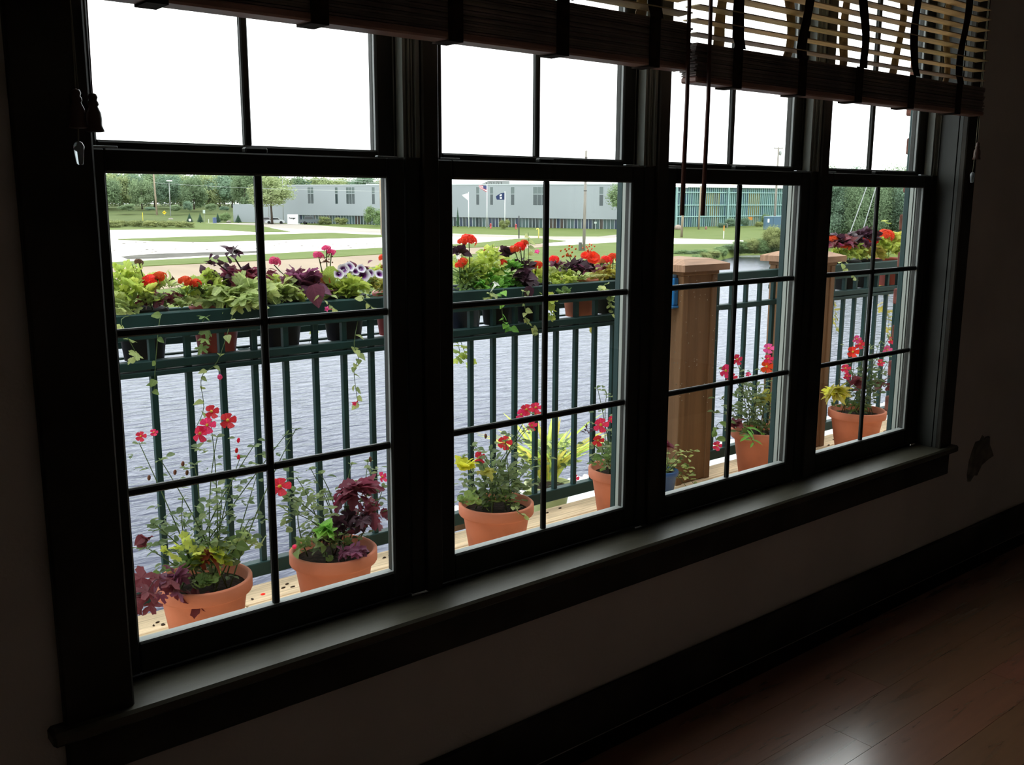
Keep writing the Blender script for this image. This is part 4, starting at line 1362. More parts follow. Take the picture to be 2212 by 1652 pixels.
# r6
P = rack_pot('potted_geranium', 'dark blue rack pot with tall red geranium at the left of the second window', 1.772, mat('dark_blue_pot', (0.012, 0.022, 0.04), 0.45, 0.4))
P.head(px(1013, 519, Y), 0.085, RED, nrm=(0.1, -0.35, 0.9))
P.head(px(1000, 522, Y), 0.055, RED)
P.head(px(1000, 565, Y - 0.05), 0.050, RED)
P.head(px(992, 574, Y - 0.05), 0.045, RED)
P.clump(px(1010, 602, Y), (0.08, 0.06, 0.06), 60, 'narrow', GRN, 0.075, lift=0.5)
P.clump(px(990, 545, Y), (0.04, 0.04, 0.03), 10, 'heart', DPURP, 0.055)
P.flower('trumpet', WHITE, px(990, 555, Y - 0.05), 0.045, (-0.4, -0.7, 0.5))
P.clump(px(1010, 570, Y), (0.07, 0.05, 0.05), 22, 'lobed', LIME, 0.05)
P.clump(px(1020, 625, Y - 0.04), (0.08, 0.05, 0.03), 16, 'heart', GRN, 0.055, droop=0.3)
P.trail([P.soil + Vector((-0.02, 0.12, 0)), px(998, 745, 1.36), px(1010, 770, 1.36), px(1022, 795, 1.36)], 'lobed', LIME, 0.045, 14)
P.trail([P.soil + Vector((-0.05, 0.12, 0)), px(990, 745, 1.36), px(990, 775, 1.36)], 'lobed', LIME, 0.045, 10)
P.clump(px(1030, 600, Y), (0.10, 0.07, 0.06), 36, 'lobed', LIME, 0.042)
P.clump(px(1000, 635, Y - 0.04), (0.07, 0.04, 0.03), 20, 'narrow', GRN, 0.07)
# r7
P = rack_pot('potted_balm', 'black rack pot with bushy lime leaves and white trumpet bloom in the second window', 1.952, BLACKPOT)
P.clump(px(1058, 575, Y), (0.085, 0.07, 0.085), 70, 'heart', LIME, 0.048)
P.trail([P.soil, px(1062, 560, Y), px(1065, 527, Y)], 'heart', LIME, 0.036, 16)
P.clump(px(1050, 620, Y - 0.05), (0.10, 0.05, 0.04), 26, 'lobed', BRIGHT, 0.050)
P.flower('trumpet', WHITE, px(1072, 612, 1.09), 0.065, (0.25, -0.5, 0.8))
P.flower('bud', ROSEP, px(1048, 543, Y), 0.03, (0, 0, 1), name='bud')
P.head(px(1086, 568, Y - 0.04), 0.045, RED)
P.trail([P.soil + Vector((0.02, -0.07, 0)), px(1085, 630, 1.09), px(1087, 690, 1.09), px(1100, 705, 1.09), px(1108, 712, 1.09)], 'heart', BRIGHT, 0.040, 14)
P.trail([P.soil + Vector((-0.05, -0.07, 0)), px(1058, 632, 1.09), px(1060, 645, 1.09)], 'lobed', PALE, 0.05, 5)
P.clump(px(1075, 600, Y), (0.09, 0.06, 0.06), 40, 'heart', BRIGHT, 0.042)
P.clump(px(1040, 632, Y - 0.05), (0.10, 0.04, 0.025), 26, 'lobed', LIME, 0.042)
# r8
P = rack_pot('potted_sweet_potato', 'black rack pot with large dark purple leaves under red geraniums beside the second window muntin', 2.128, BLACKPOT)
P.head(px(1112, 540, Y), 0.065, RED, base=px(1130, 600, Y))
P.head(px(1124, 532, Y), 0.065, RED, base=px(1130, 600, Y))
P.head(px(1133, 525, Y), 0.05, RED, base=px(1130, 600, Y))
P.clump(px(1130, 605, Y - 0.06), (0.05, 0.04, 0.05), 24, 'heart', DPURP, 0.085, droop=0.3)
P.clump(px(1125, 575, Y), (0.07, 0.05, 0.04), 18, 'heart', DPURP, 0.06)
P.clump(px(1097, 550, Y), (0.03, 0.03, 0.04), 6, 'heart', DPURP, 0.08, droop=0.3)
P.clump(px(1106, 572, Y - 0.02), (0.05, 0.04, 0.03), 12, 'lobed', BRIGHT, 0.055)
P.trail([P.soil, px(1142, 560, Y), px(1141, 502, Y)], 'heart', PALE, 0.036, 18)
P.head(px(1160, 572, Y), 0.060, RED)
P.head(px(1150, 578, Y), 0.045, RED)
P.flower('trumpet', PINK, px(1160, 543, Y), 0.05, (-0.7, -0.5, 0.3))
P.clump(px(1110, 620, Y - 0.05), (0.09, 0.05, 0.04), 26, 'heart', BRIGHT, 0.052, droop=0.2)
P.clump(px(1165, 600, Y), (0.05, 0.05, 0.06), 20, 'lobed', LIME, 0.05)
P.trail([P.soil + Vector((0, -0.07, 0)), px(1130, 630, 1.09), px(1135, 670, 1.09), px(1138, 695, 1.09), px(1155, 710, 1.09), px(1162, 720, 1.09)], 'heart', PALE, 0.038, 16)
P.leaf('heart', DPURP, px(1140, 618, 1.10), (0, -0.2, -1), 0.08, up=(0, -1, 0))
P.clump(px(1150, 625, Y - 0.03), (0.10, 0.05, 0.035), 36, 'lobed', LIME, 0.040)
P.clump(px(1095, 625, Y - 0.05), (0.08, 0.04, 0.03), 26, 'heart', BRIGHT, 0.042)
# r9
P = rack_pot('potted_grass', 'terracotta rack pot with purple leaves and striped grass right of the second window muntin', 2.420, TERRA)
P.head(px(1197, 560, Y - 0.02), 0.055, RED)
P.clump(px(1205, 570, Y), (0.05, 0.04, 0.02), 9, 'heart', MAUVE, 0.05)
P.clump(px(1200, 600, Y), (0.07, 0.06, 0.06), 30, 'heart', PALE, 0.045)
P.clump(px(1215, 600, Y - 0.03), (0.07, 0.05, 0.04), 18, 'maple', LIME, 0.055)
for (a, b_) in ((1245, 572), (1232, 580), (1262, 580), (1250, 560)):
    P.stem(P.curve(P.soil + Vector((-0.05, -0.02, 0)), px(a, b_, Y)), 0.004, 0.0025, STEMP)
P.clump(px(1247, 575, Y), (0.09, 0.06, 0.025), 26, 'heart', DPURP, 0.070, droop=0.2)
P.clump(px(1252, 578, Y - 0.03), (0.05, 0.04, 0.02), 8, 'heart', MAUVE, 0.062)
for k in range(44):
    q = random.uniform(0, 2 * pi)
    P.leaf('blade', SILV, P.soil + Vector((0.02 * cos(q), 0.02 * sin(q), 0.01)), (cos(q) * 0.9, sin(q) * 0.9, 0.8), random.uniform(0.09, 0.14), random.uniform(-0.3, 0.3))
P.flower('floret', ORNG, px(1228, 548, Y), 0.075)
P.flower('floret', ORNG, px(1272, 540, Y), 0.06)
P.stem(P.curve(P.soil, px(1228, 548, Y)), 0.002, 0.0015)
P.stem(P.curve(P.soil, px(1272, 540, Y)), 0.002, 0.0015)
P.trail([P.soil + Vector((-0.1, -0.07, 0)), px(1180, 640, 1.09), px(1195, 650, 1.09), px(1190, 680, 1.09), px(1183, 690, 1.09)], 'round', LIME, 0.045, 14)
P.clump(px(1215, 632, 1.10), (0.05, 0.02, 0.02), 7, 'round', GRN, 0.05)
P.clump(px(1200, 618, Y - 0.05), (0.10, 0.05, 0.03), 36, 'lobed', LIME, 0.040)
P.clump(px(1235, 605, Y - 0.02), (0.09, 0.05, 0.04), 30, 'heart', PALE, 0.038)
# r10
P = rack_pot('potted_petunia', 'black rack pot with orange-tinged leaves and open red petunias beside the second window jamb', 2.610, BLACKPOT)
P.flower('double', RED, px(1281, 557, Y - 0.04), 0.07, (-0.4, -0.7, 0.5))
P.flower('double', RED, px(1264, 552, Y - 0.02), 0.045, (-0.6, -0.5, 0.7))
P.head(px(1310, 562, Y), 0.07, RED)
P.head(px(1325, 556, Y), 0.07, RED)
P.head(px(1302, 565, Y), 0.05, ORNG)
P.clump(px(1308, 595, Y), (0.09, 0.07, 0.065), 70, 'heart', GOLD, 0.038)
P.clump(px(1285, 580, Y), (0.06, 0.05, 0.04), 20, 'heart', BURG, 0.045)
P.trail([P.soil + Vector((-0.05, -0.07, 0)), px(1292, 620, 1.10), px(1305, 628, 1.09), px(1318, 632, 1.09), px(1318, 660, 1.09), px(1330, 685, 1.09)], 'round', PALE, 0.034, 30)
P.trail([P.soil + Vector((0.0, 0.12, 0)), px(1282, 700, 1.36), px(1280, 722, 1.36)], 'round', GOLD, 0.035, 9)
P.trail([P.soil + Vector((0.1, 0.1, 0)), px(1330, 700, 1.30), px(1325, 735, 1.30)], 'round', GRN, 0.035, 10)
P.clump(px(1315, 600, Y - 0.03), (0.10, 0.05, 0.05), 40, 'heart', GOLD, 0.036)
P.clump(px(1330, 575, Y + 0.02), (0.08, 0.05, 0.05), 30, 'heart', PALE, 0.034)
# fourth window
P = rack_pot('potted_coleus', 'black rack pot with dark purple and red leaves at the left of the fourth window', 4.56, BLACKPOT)
P.clump(px(1822, 520, Y), (0.16, 0.08, 0.05), 40, 'heart', DPURP, 0.085, droop=0.1)
P.clump(px(1820, 525, Y - 0.04), (0.12, 0.06, 0.04), 20, 'coleus', BURG, 0.08)
P.head(px(1800, 517, Y), 0.08, RED)
P.head(px(1828, 532, Y - 0.05), 0.075, RED)
P.clump(px(1835, 545, Y), (0.16, 0.07, 0.06), 50, 'maple', LIME, 0.075)
P.trail([P.soil + Vector((-0.05, -0.07, 0)), px(1815, 562, 1.10), px(1835, 585, 1.09), px(1855, 607, 1.09)], 'oval', PALE, 0.055, 7)
P.trail([P.soil + Vector((0, 0.1, 0)), px(1800, 640, 1.35), px(1805, 680, 1.35), px(1806, 720, 1.35)], 'lobed', GOLD, 0.05, 14)
P = rack_pot('potted_sweet_potato', 'black rack pot with dark leaves and red blooms left of the fourth window muntin', 4.79, BLACKPOT)
P.clump(px(1870, 512, Y), (0.13, 0.08, 0.05), 34, 'heart', DPURP, 0.085, droop=0.1)
P.head(px(1875, 520, Y), 0.09, RED)
P.head(px(1888, 520, Y), 0.07, RED)
P.clump(px(1875, 545, Y), (0.14, 0.07, 0.06), 40, 'coleus', GOLD, 0.075)
P.clump(px(1870, 530, Y - 0.04), (0.10, 0.06, 0.03), 16, 'heart', MAUVE, 0.07)
P = rack_pot('potted_geranium', 'red rack pot with yellow-green leaves and round geranium right in the fourth window', 5.03, TERRA_RED)
P.head(px(1914, 508, Y), 0.12, RED)
P.clump(px(1915, 535, Y), (0.16, 0.08, 0.08), 60, 'lobed', LIME, 0.075)
P.clump(px(1930, 525, Y), (0.12, 0.08, 0.07), 40, 'heart', GOLD, 0.075)
P.trail([P.soil, px(1918, 490, Y), px(1918, 478, Y)], 'round', LIME, 0.05, 5)
P.trail([P.soil + Vector((0.05, 0.1, 0)), px(1910, 650, 1.35), px(1920, 690, 1.35), px(1915, 730, 1.35)], 'lobed', GOLD, 0.06, 20)

for P in PLANTS:
    P.finish()

# blue feeder hung on the left side of the first post
bf = thing('blue_feeder', 'small bright blue feeder hung on the side of the cedar post', 'feeder', (POST1X - 0.0285, PY + 0.05, GZ + 0.42))
BLUE = mat('bright_blue_plastic', (0.02, 0.16, 0.42), 0.35, 0.5)
MB().bevbox(-0.012, 0.020, -0.03, 0.03, 0.0, 0.125, 0.004).build('tank', BLUE, parent=bf)
MB().bevbox(-0.025, 0.020, -0.035, 0.035, -0.012, 0.0, 0.003).build('tray', BLUE, parent=bf)
MB().bevbox(-0.014, 0.018, -0.02, 0.02, 0.125, 0.140, 0.003).build('lid', mat('pale_blue_lid', (0.2, 0.4, 0.6), 0.4, 0.4), parent=bf)

# ================================================================== ACROSS THE WATER
ZG = CAM.z - 6.0                            # far ground
ZW = ZG - 0.9                               # water


def g(x, y_, z=None):
    p = at_z(x, y_, ZG if z is None else z)
    return (p.x, p.y)


def ground(name, pxpts, z0, z1, m, label, cat, kind='structure', z=None):
    pts = [g(a, b, ZG + z1) for a, b in pxpts]
    o = MB().prism(pts, ZG + z0, ZG + z1).build(name, m)
    return tag(o, label, cat, kind=kind)


# water
def water_mat():
    m = mat('lake_water', (0.012, 0.014, 0.035), 0.15, 0.35)
    N, L = m.node_tree.nodes, m.node_tree.links
    b = N['Principled BSDF']
    b.inputs['IOR'].default_value = 1.33
    tc = N.new('ShaderNodeTexCoord')
    mp = N.new('ShaderNodeMapping')
    mp.inputs['Rotation'].default_value = (0, 0, 0.5)
    mp.inputs['Scale'].default_value = (0.9, 2.4, 1)
    L.new(tc.outputs['Object'], mp.inputs['Vector'])
    n1 = N.new('ShaderNodeTexNoise')
    n1.inputs['Scale'].default_value = 1.1
    n1.inputs['Detail'].default_value = 3.5
    n1.inputs['Distortion'].default_value = 0.5
    L.new(mp.outputs['Vector'], n1.inputs['Vector'])
    bp = N.new('ShaderNodeBump')
    bp.inputs['Strength'].default_value = 1.0
    bp.inputs['Distance'].default_value = 0.095
    L.new(n1.outputs['Fac'], bp.inputs['Height'])
    N.remove(b)
    fr = N.new('ShaderNodeFresnel')
    fr.inputs['IOR'].default_value = 1.33
    df = N.new('ShaderNodeBsdfDiffuse')
    df.inputs['Color'].default_value = (0.016, 0.018, 0.040, 1)
    gl = N.new('ShaderNodeBsdfGlossy')
    gl.inputs['Color'].default_value = (0.70, 0.71, 0.775, 1)
    gl.inputs['Roughness'].default_value = 0.16
    ms = N.new('ShaderNodeMixShader')
    for n_ in (fr, df, gl):
        L.new(bp.outputs['Normal'], n_.inputs['Normal'])
    L.new(fr.outputs['Fac'], ms.inputs['Fac'])
    L.new(df.outputs['BSDF'], ms.inputs[1])
    L.new(gl.outputs['BSDF'], ms.inputs[2])
    L.new(ms.outputs['Shader'], N['Material Output'].inputs['Surface'])
    return m


wt = MB().box(-200, 420, 0.5, 330, ZW - 0.4, ZW).build('lake', water_mat())
tag(wt, 'grey rippled lake between the balcony and the far shore', 'water', kind='stuff')

GRASS = mat('mown_grass', (0.098, 0.132, 0.034), 0.9, 0.1, col2=(0.122, 0.152, 0.047), vscale=0.25)
GRASSD = mat('rough_grass', (0.083, 0.108, 0.042), 0.95, 0.1, col2=(0.105, 0.128, 0.05), vscale=0.15)
GRAVEL = mat('white_gravel', (0.62, 0.58, 0.53), 0.95, 0.1, var=0.06, vscale=0.6)
DIRT = mat('tan_dirt_road', (0.285, 0.222, 0.165), 0.95, 0.1, var=0.10, vscale=0.25, stretch=(1, 0.2, 1))
ROAD = mat('pale_road', (0.33, 0.295, 0.26), 0.95, 0.1, var=0.06, vscale=0.15)

# far land with its sloping bank
bank = [(-500, 715), (-100, 700), (100, 690), (600, 654), (980, 628), (1330, 604), (1470, 584), (1540, 568), (1562, 560), (1600, 552), (1690, 550), (1760, 553), (1960, 562), (2300, 578), (2900, 600)]
foot = [g(a, b, ZW) for a, b in bank]
near = []
for p in foot:
    d = (Vector(p) - Vector((CAM.x, CAM.y))).normalized() * 3.0
    near.append((p[0] + d.x, p[1] + d.y))
nb = len(near)
fan = [(-700, 900), (900, 900), (900, -60)]
lm = MB()
top = near + [(900, -60), (900, 800), (-500, 800)]
nt_ = len(top)
vs = [(p[0], p[1], ZG) for p in top]
fs = [tuple(range(nt_))]
c0 = Vector((CAM.x, CAM.y))
for p in near:
    d = (c0 - Vector(p)).normalized()
    q = Vector(p) + d * 4.0
    vs.append((q.x, q.y, ZW - 0.3))
for k in range(nb - 1):
    fs.append((k, nt_ + k, nt_ + k + 1, k + 1))
lm.add(vs, fs)
tag(lm.build('far_lawn', GRASS), 'green lawn on the far shore', 'lawn', kind='structure')

# paved areas and grass islands
far_edge = [(200, 481), (420, 481.5), (573, 481.5), (640, 484), (829, 496), (980, 504.6), (1100, 508), (1200, 511), (1330, 511), (1456, 514.5), (1606, 519)]
near_edge = [(1606, 523), (1590, 526), (1456, 526.5), (1329, 523), (1189, 531)]
islow = [(1162, 527), (1075, 533), (1000, 536), (830, 549), (700, 557), (560, 563), (400, 571), (241, 579), (100, 587), (-200, 600)]
ground('gravel_lot', far_edge + near_edge + islow + [(-200, 484)], 0.0, 0.03, GRAVEL, 'white gravel lot on the far shore', 'gravel')
ground('dirt_road', [(1189, 531), (1075, 543), (985, 552), (830, 573), (600, 602), (230, 634), (-200, 652), (-200, 598), (100, 585), (241, 577), (400, 569), (560, 561), (700, 555), (830, 547), (1000, 534), (1075, 531), (1162, 525)], 0.0, 0.035, DIRT, 'tan dirt road along the far shore', 'road')
ground('far_road', [(420, 482), (573, 481.8), (640, 484.3), (829, 496.3), (980, 505), (1100, 508.5), (1200, 511.3), (1330, 511.3), (1330, 514), (1200, 516.5), (1100, 513), (980, 510.5), (829, 504), (700, 497), (573, 491), (500, 484)], 0.0, 0.045, ROAD, 'pale road in front of the grey building', 'road')
ground('side_road', [(1290, 511), (1345, 505.5), (1400, 502), (1400, 507), (1345, 511), (1310, 513.5)], 0.0, 0.05, mat('grey_side_road', (0.30, 0.27, 0.25), 0.95, 0.1), 'grey side road right of the leaning utility pole', 'road')
ground('far_left_road', [(-100, 474.5), (236, 474.8), (262, 475.2), (262, 479), (236, 480), (-100, 481)], 0.0, 0.05, ROAD, 'strip of grey road at the far left behind the weedy hedge', 'road')
ground('grass_island', [(405, 480), (480, 483), (560, 487), (600, 495), (627, 500), (560, 501), (480, 496), (400, 495), (300, 495), (236, 496), (-100, 500), (-100, 483), (236, 481)], 0.0, 0.09, GRASS, 'farthest green grass wedge beside the white gravel', 'grass')
ground('grass_island', [(255, 516), (330, 513.5), (400, 511), (560, 506.5), (714, 502.5), (829, 507.5), (880, 510.5), (829, 511.5), (714, 514.5), (560, 519), (440, 521.5), (330, 520), (255, 516.8)], 0.0, 0.09, GRASS, 'middle green grass strip between the two white gravel areas', 'grass')
ground('grass_island', [(-100, 583), (160, 570), (241, 566), (400, 558), (560, 549), (700, 541), (830, 534.5), (985, 527), (1034, 524), (1114, 515.5), (1162, 514), (1222, 520), (1162, 525.5), (1075, 531.5), (1000, 534.5), (830, 547.5), (700, 555.5), (560, 562), (400, 569.5), (241, 577.5), (-100, 592)], 0.0, 0.10, GRASS, 'nearest long green grass strip beside the tan dirt road', 'grass')
PUD = mat('puddle_water', (0.095, 0.088, 0.075), 0.6, 0.02, var=0.25, vscale=0.2)  # dark reflection of the trees is put into the puddle's dull colour
ground('puddle', [(262, 554), (300, 550), (360, 547), (450, 544.5), (520, 543), (565, 541), (560, 545), (480, 550), (400, 554), (330, 558), (275, 559)], 0.0, 0.05, PUD, 'long shallow puddle on the white gravel', 'puddle')
# little stones at the gravel edges
st = MB()
random.seed(3)
for k in range(46):
    a = random.uniform(235, 840)
    b = random.choice([random.uniform(521, 528), 545 - (a - 240) / 600 * 15 + random.uniform(-7, 3)])
    p = g(a, b, ZG + 0.04)
    r = random.uniform(0.04, 0.15)
    st.blob((p[0], p[1], ZG + 0.05), (r * 1.5, r, r * 0.35), 6, 4, 0.2)
tag(st.build('gravel_clods', mat('dark_clod', (0.12, 0.10, 0.08), 0.95, 0.1)), 'scattered dark clods on the white gravel', 'clods', kind='stuff')

# grassy slope behind the signs
sl = MB()
fr_, bk_ = [], []
for a in (-150, 100, 300, 450, 600):
    p = Vector((*g(a, 478.5), ZG + 0.02))
    d = (Vector((p.x, p.y)) - c0).normalized()
    fr_.append(p)
    q = c0 + d * 300
    bk_.append(Vector((q.x, q.y, ZG + 2.7)))
n = len(fr_)
vs = fr_ + bk_ + [Vector((c0 + (Vector((q.x, q.y)) - c0).normalized() * 420).to_3d()) + Vector((0, 0, ZG + 3.0)) for q in bk_]
fs = [(i, i + 1, n + i + 1, n + i) for i in range(n - 1)] + [(n + i, n + i + 1, 2 * n + i + 1, 2 * n + i) for i in range(n - 1)]
sl.add(vs, fs)
tag(sl.build('grass_slope', GRASSD), 'rough grassy slope below the far treeline', 'slope', kind='structure')

# ------------------------------------------------------------------ trees
LEAFC = [mat('tree_leaf_a', (0.22, 0.30, 0.165), 0.8, 0.15, rnd=0.12, var=0.3, vscale=0.5, transl=0.35),  # distance haze is mixed into these pale grey-green tree colours
         mat('tree_leaf_b', (0.33, 0.39, 0.19), 0.8, 0.15, rnd=0.12, var=0.3, vscale=0.5, transl=0.2),
         mat('tree_leaf_c', (0.205, 0.30, 0.205), 0.8, 0.15, rnd=0.12, var=0.3, vscale=0.5, transl=0.35),
         mat('bush_leaf', (0.20, 0.285, 0.125), 0.8, 0.15, rnd=0.15, var=0.3, vscale=0.8, transl=0.2),
         mat('weed_leaf', (0.25, 0.28, 0.11), 0.8, 0.15, rnd=0.15, var=0.3, vscale=0.8, transl=0.2),
         mat('conifer_leaf', (0.028, 0.058, 0.036), 0.8, 0.15, rnd=0.1)]
BARK = mat('bark', (0.07, 0.055, 0.045), 0.9, 0.1, var=0.3)
POLEW = mat('weathered_pole', (0.30, 0.24, 0.18), 0.9, 0.1, var=0.2, vscale=2, stretch=(4, 4, 0.3))
POLEG = mat('grey_pole', (0.30, 0.31, 0.30), 0.6, 0.3)


def crown_mesh(seed, n, lumps, size, m, sq=1.0):
    """foliage in a unit ball: leafy clumps, base at z=0, top at z=1"""
    random.seed(seed)
    b = MB()
    cs = []
    for k in range(lumps):
        q = random.uniform(0, 2 * pi)
        u = random.uniform(0.0, 1.0)
        rr = 0.5 * (1 - abs(u - 0.45) ** 1.6) * sq
        cs.append((Vector((rr * 0.62 * cos(q), rr * 0.62 * sin(q), 0.16 + u * 0.66)), random.uniform(0.16, 0.26)))
    for c, r in cs:
        b.blob(c, (r * 0.42, r * 0.42, r * 0.40), 8, 6, 0.2)
    for k in range(n):
        c, r = random.choice(cs)
        e = Vector((random.gauss(0, 1), random.gauss(0, 1), random.gauss(0, 1))).normalized()
        p = c + e * r * random.uniform(0.45, 1.12)
        p.z = max(0.02, p.z)
        t = Vector((random.gauss(0, 1), random.gauss(0, 1), random.gauss(0, 1)))
        a1 = (e + t * 0.5).cross(Vector((0.3, 0.2, 1))).normalized() * size * random.uniform(0.6, 1.3)
        a2 = a1.cross(e + t * 0.3).normalized() * size * random.uniform(0.5, 1.0)
        b.add([p - a1, p + a2 * 0.6, p + a1, p - a2], [(0, 1, 2, 3)])
    return b.mesh('crown', m)


CROWNS = {}


def crown(kind, var, fine=False):
    key = (kind, var, fine)
    if key not in CROWNS:
        CROWNS[key] = crown_mesh(100 + kind * 10 + var, 17000 if fine else 4200, (34 if fine else 20) + 3 * var, 0.0145 if fine else 0.027, LEAFC[kind])
    return CROWNS[key]


FINE = [False]


TRUNK = MB().tube([(0, 0, 0), (0.02, 0, 0.3), (-0.01, 0.02, 0.6), (0, 0, 1)], [0.045, 0.035, 0.028, 0.012], 8).mesh('trunk', BARK, smooth=True)


def tree(name, label, cat, base, width, height, kind, trunk_frac=0.2, group=None, trunk=True):
    root = thing(name, label, cat, base, group, rz=random.uniform(0, 6))
    c = place('crown', crown(kind, random.randrange(3), FINE[0]), root, (0, 0, height * trunk_frac))
    c.scale = (width, width, height * (1 - trunk_frac))
    if trunk:
        t = place('trunk', TRUNK, root)
        t.scale = (height * 0.6, height * 0.6, height * (trunk_frac + 0.5 * (1 - trunk_frac)))
    return root


def px_tree(name, label, cat, bx, by, topy, wpx, kind, zbase=None, trunk_frac=0.2, trunk=True, dist=None, group=None):
    """tree standing where (bx,by) meets the ground (or at a given distance and base height)"""
    if dist:
        d = ray(bx, by)
        d = Vector((d.x, d.y)).normalized()
        q = c0 + d * dist
        base = Vector((q.x, q.y, zbase))
    else:
        base = Vector((*g(bx, by, zbase if zbase is not None else ZG), zbase if zbase is not None else ZG))
    top = at_dist(bx, topy, base)
    D = (base - CAM).length
    wd = wpx / F_PX * D * 1.15
    return tree(name, label, cat, base, wd, top.z - base.z, kind, trunk_frac, group, trunk)


random.seed(21)
xs = [150 + 27 * k for k in range(17)]
for k, x in enumerate(xs):
    d = random.uniform(285, 330)
    px_tree('treeline_tree', '%s tree from the left in the far treeline behind the grassy slope' % ORD[k], 'tree', x + random.uniform(-5, 5), 455,
            random.uniform(362, 374) if k not in (3, 6) else 380, random.uniform(44, 60), [0, 2, 1, 0, 1, 2, 0][k % 7], ZG + 2.5, random.uniform(0.02, 0.08), dist=d, group='far treeline trees')
for k in range(9):
    px_tree('background_tree', '%s tree from the left showing above the grey building roof' % ORD[k], 'tree', 600 + k * 31, 455, random.uniform(374, 384), 70, [1, 0, 2, 1][k % 4], ZG, 0.1,
            dist=random.uniform(330, 350), group='trees behind the grey building')
for k in range(16):
    px_tree('rear_tree', '%s tree from the left in the rear row of the far treeline' % ORD[k], 'tree', 160 + k * 28 + random.uniform(-6, 6), 452, random.uniform(364, 372), 62, [2, 0, 1][k % 3], ZG + 2.6, 0.0, False,
            dist=random.uniform(340, 360), group='rear treeline trees')
# undergrowth in front of the treeline
for k in range(7):
    px_tree('undergrowth_bush', '%s bush from the left along the foot of the far treeline' % ORD[k], 'bush', 285 + k * 42 + random.uniform(-12, 12), 457, random.uniform(432, 446), random.uniform(18, 40), 2 if k % 2 else 0, ZG + 2.2,
            0.0, False, dist=random.uniform(268, 280), group='bushes below the treeline')
px_tree('maple_tree', 'broad leafy tree in front of the left end of the grey building', 'tree', 588, 484.5, 374, 86, 1, trunk_frac=0.34)
px_tree('street_tree', 'leafy tree overhanging the right end of the grey building', 'tree', 1352, 500, 388, 74, 0, trunk_frac=0.36)
px_tree('round_shrub', 'round green shrub before the grey building beside the thick wooden pole', 'shrub', 806, 490, 444, 36, 3, trunk_frac=0.0, trunk=False)
px_tree('pale_shrub', 'pale loose shrub left of the grey building ground floor glazing', 'shrub', 702, 485, 466, 28, 4, trunk_frac=0.0, trunk=False)
px_tree('pale_shrub', 'pale loose shrub right of its twin before the ground floor glazing', 'shrub', 737, 486, 467, 28, 4, trunk_frac=0.0, trunk=False)
px_tree('bamboo_shrub', 'tall pale green shrub beside the blue flag pole', 'shrub', 1090, 495, 471, 22, 4, trunk_frac=0.0, trunk=False)
px_tree('roadside_bush', 'small green bush left of the fourth roadside conifer', 'bush', 486, 480, 458, 24, 3, trunk_frac=0.0, trunk=False)


# conifers
def conifer(label, x, by, ty, wpx):
    base = Vector((*g(x, by), ZG))
    top = at_dist(x, ty, base).z - base.z
    wd = wpx / F_PX * (base - CAM).length
    root = thing('conifer', label, 'conifer', base, 'dark conifers')
    b = MB()
    n = 9
    for k in range(n):
        t = k / n
        b.lathe([(wd * 0.5 * (1 - t) * 1.05, top * (0.06 + 0.9 * t)), (wd * 0.22 * (1 - t), top * (0.06 + 0.9 * (t + 1.1 / n))), (0.0005, top * (0.10 + 0.9 * (t + 1.2 / n)))], 10,
                wob=lambda i, q: 1 + 0.18 * sin(5 * q + k * 1.3))
    b.build('needles', LEAFC[5], parent=root)
    MB().tube([(0, 0, 0), (0, 0, top * 0.5)], 0.12, 6).build('trunk', BARK, parent=root)


conifer('small dark roadside conifer, first from the left, behind a white card', 410, 481, 460, 16)
conifer('small dark roadside conifer, second from the left', 433, 481, 460, 15)
conifer('small dark roadside conifer, third from the left beside a blue box', 471, 481, 460, 14)
conifer('small dark roadside conifer, fourth from the left', 515, 481, 463, 16)
conifer('tall thin dark conifer left of the white flag', 989, 490, 447, 9)

# weedy hedge at the left
random.seed(31)
for k in range(13):
    x = 215 + k * 16
    px_tree('weedy_bush', '%s weedy bush from the left in the low yellow-green hedge' % ORD[k], 'bush', x, 490 + random.uniform(-1, 2), 473 + abs(k - 6) * 0.7 + random.uniform(-2, 2), random.uniform(24, 32), 4, ZG + 0.09, 0.0, False, group='weedy hedge bushes')

# ------------------------------------------------------------------ grey building
A0, A1 = Vector((*g(560, 480.5), ZG)), Vector((*g(1342, 495.4), ZG))
AD = (A1 - A0).normalized()
AN = Vector((AD.y, -AD.x, 0))
if AN.dot(CAM - A0) < 0:
    AN = -AN
AL = (A1 - A0).length


def facade_hit(px_, py_, O, D_, Nn):
    d = ray(px_, py_)
    t = (O - CAM).dot(Nn) / d.dot(Nn)
    p = CAM + d * t
    return (p - O).dot(D_), p.z - O.z


AH = facade_hit(985, 400, A0, AD, AN)[1]
ba = thing('office_building', 'long blue-grey metal clad building with narrow windows behind the flagpoles', 'building', A0)
ba.rotation_euler = (0, 0, math.atan2(AD.y, AD.x))
CLAD = mat('blue_grey_cladding', (0.275, 0.30, 0.322), 0.7, 0.25, var=0.04, vscale=0.1)
CLADW = mat('pale_window_frame', (0.32, 0.36, 0.38), 0.6, 0.3)
GLD = mat('dark_window_glass', (0.035, 0.05, 0.055), 0.12, 0.5)
GLP = mat('pale_upper_glass', (0.09, 0.12, 0.12), 0.2, 0.5)
GLB = mat('teal_glass', (0.06, 0.10, 0.105), 0.12, 0.5)
# local frame: x along the facade, y away from the camera when positive
ysgn = 1.0 if (Matrix.Rotation(ba.rotation_euler.z, 3, 'Z') @ Vector((0, 1, 0))).dot(AN) < 0 else -1.0


def abox(x0, x1, y0, y1, z0, z1):
    ya, yb_ = sorted((y0 * ysgn, y1 * ysgn))
    return MB().box(x0, x1, ya, yb_, z0, z1)


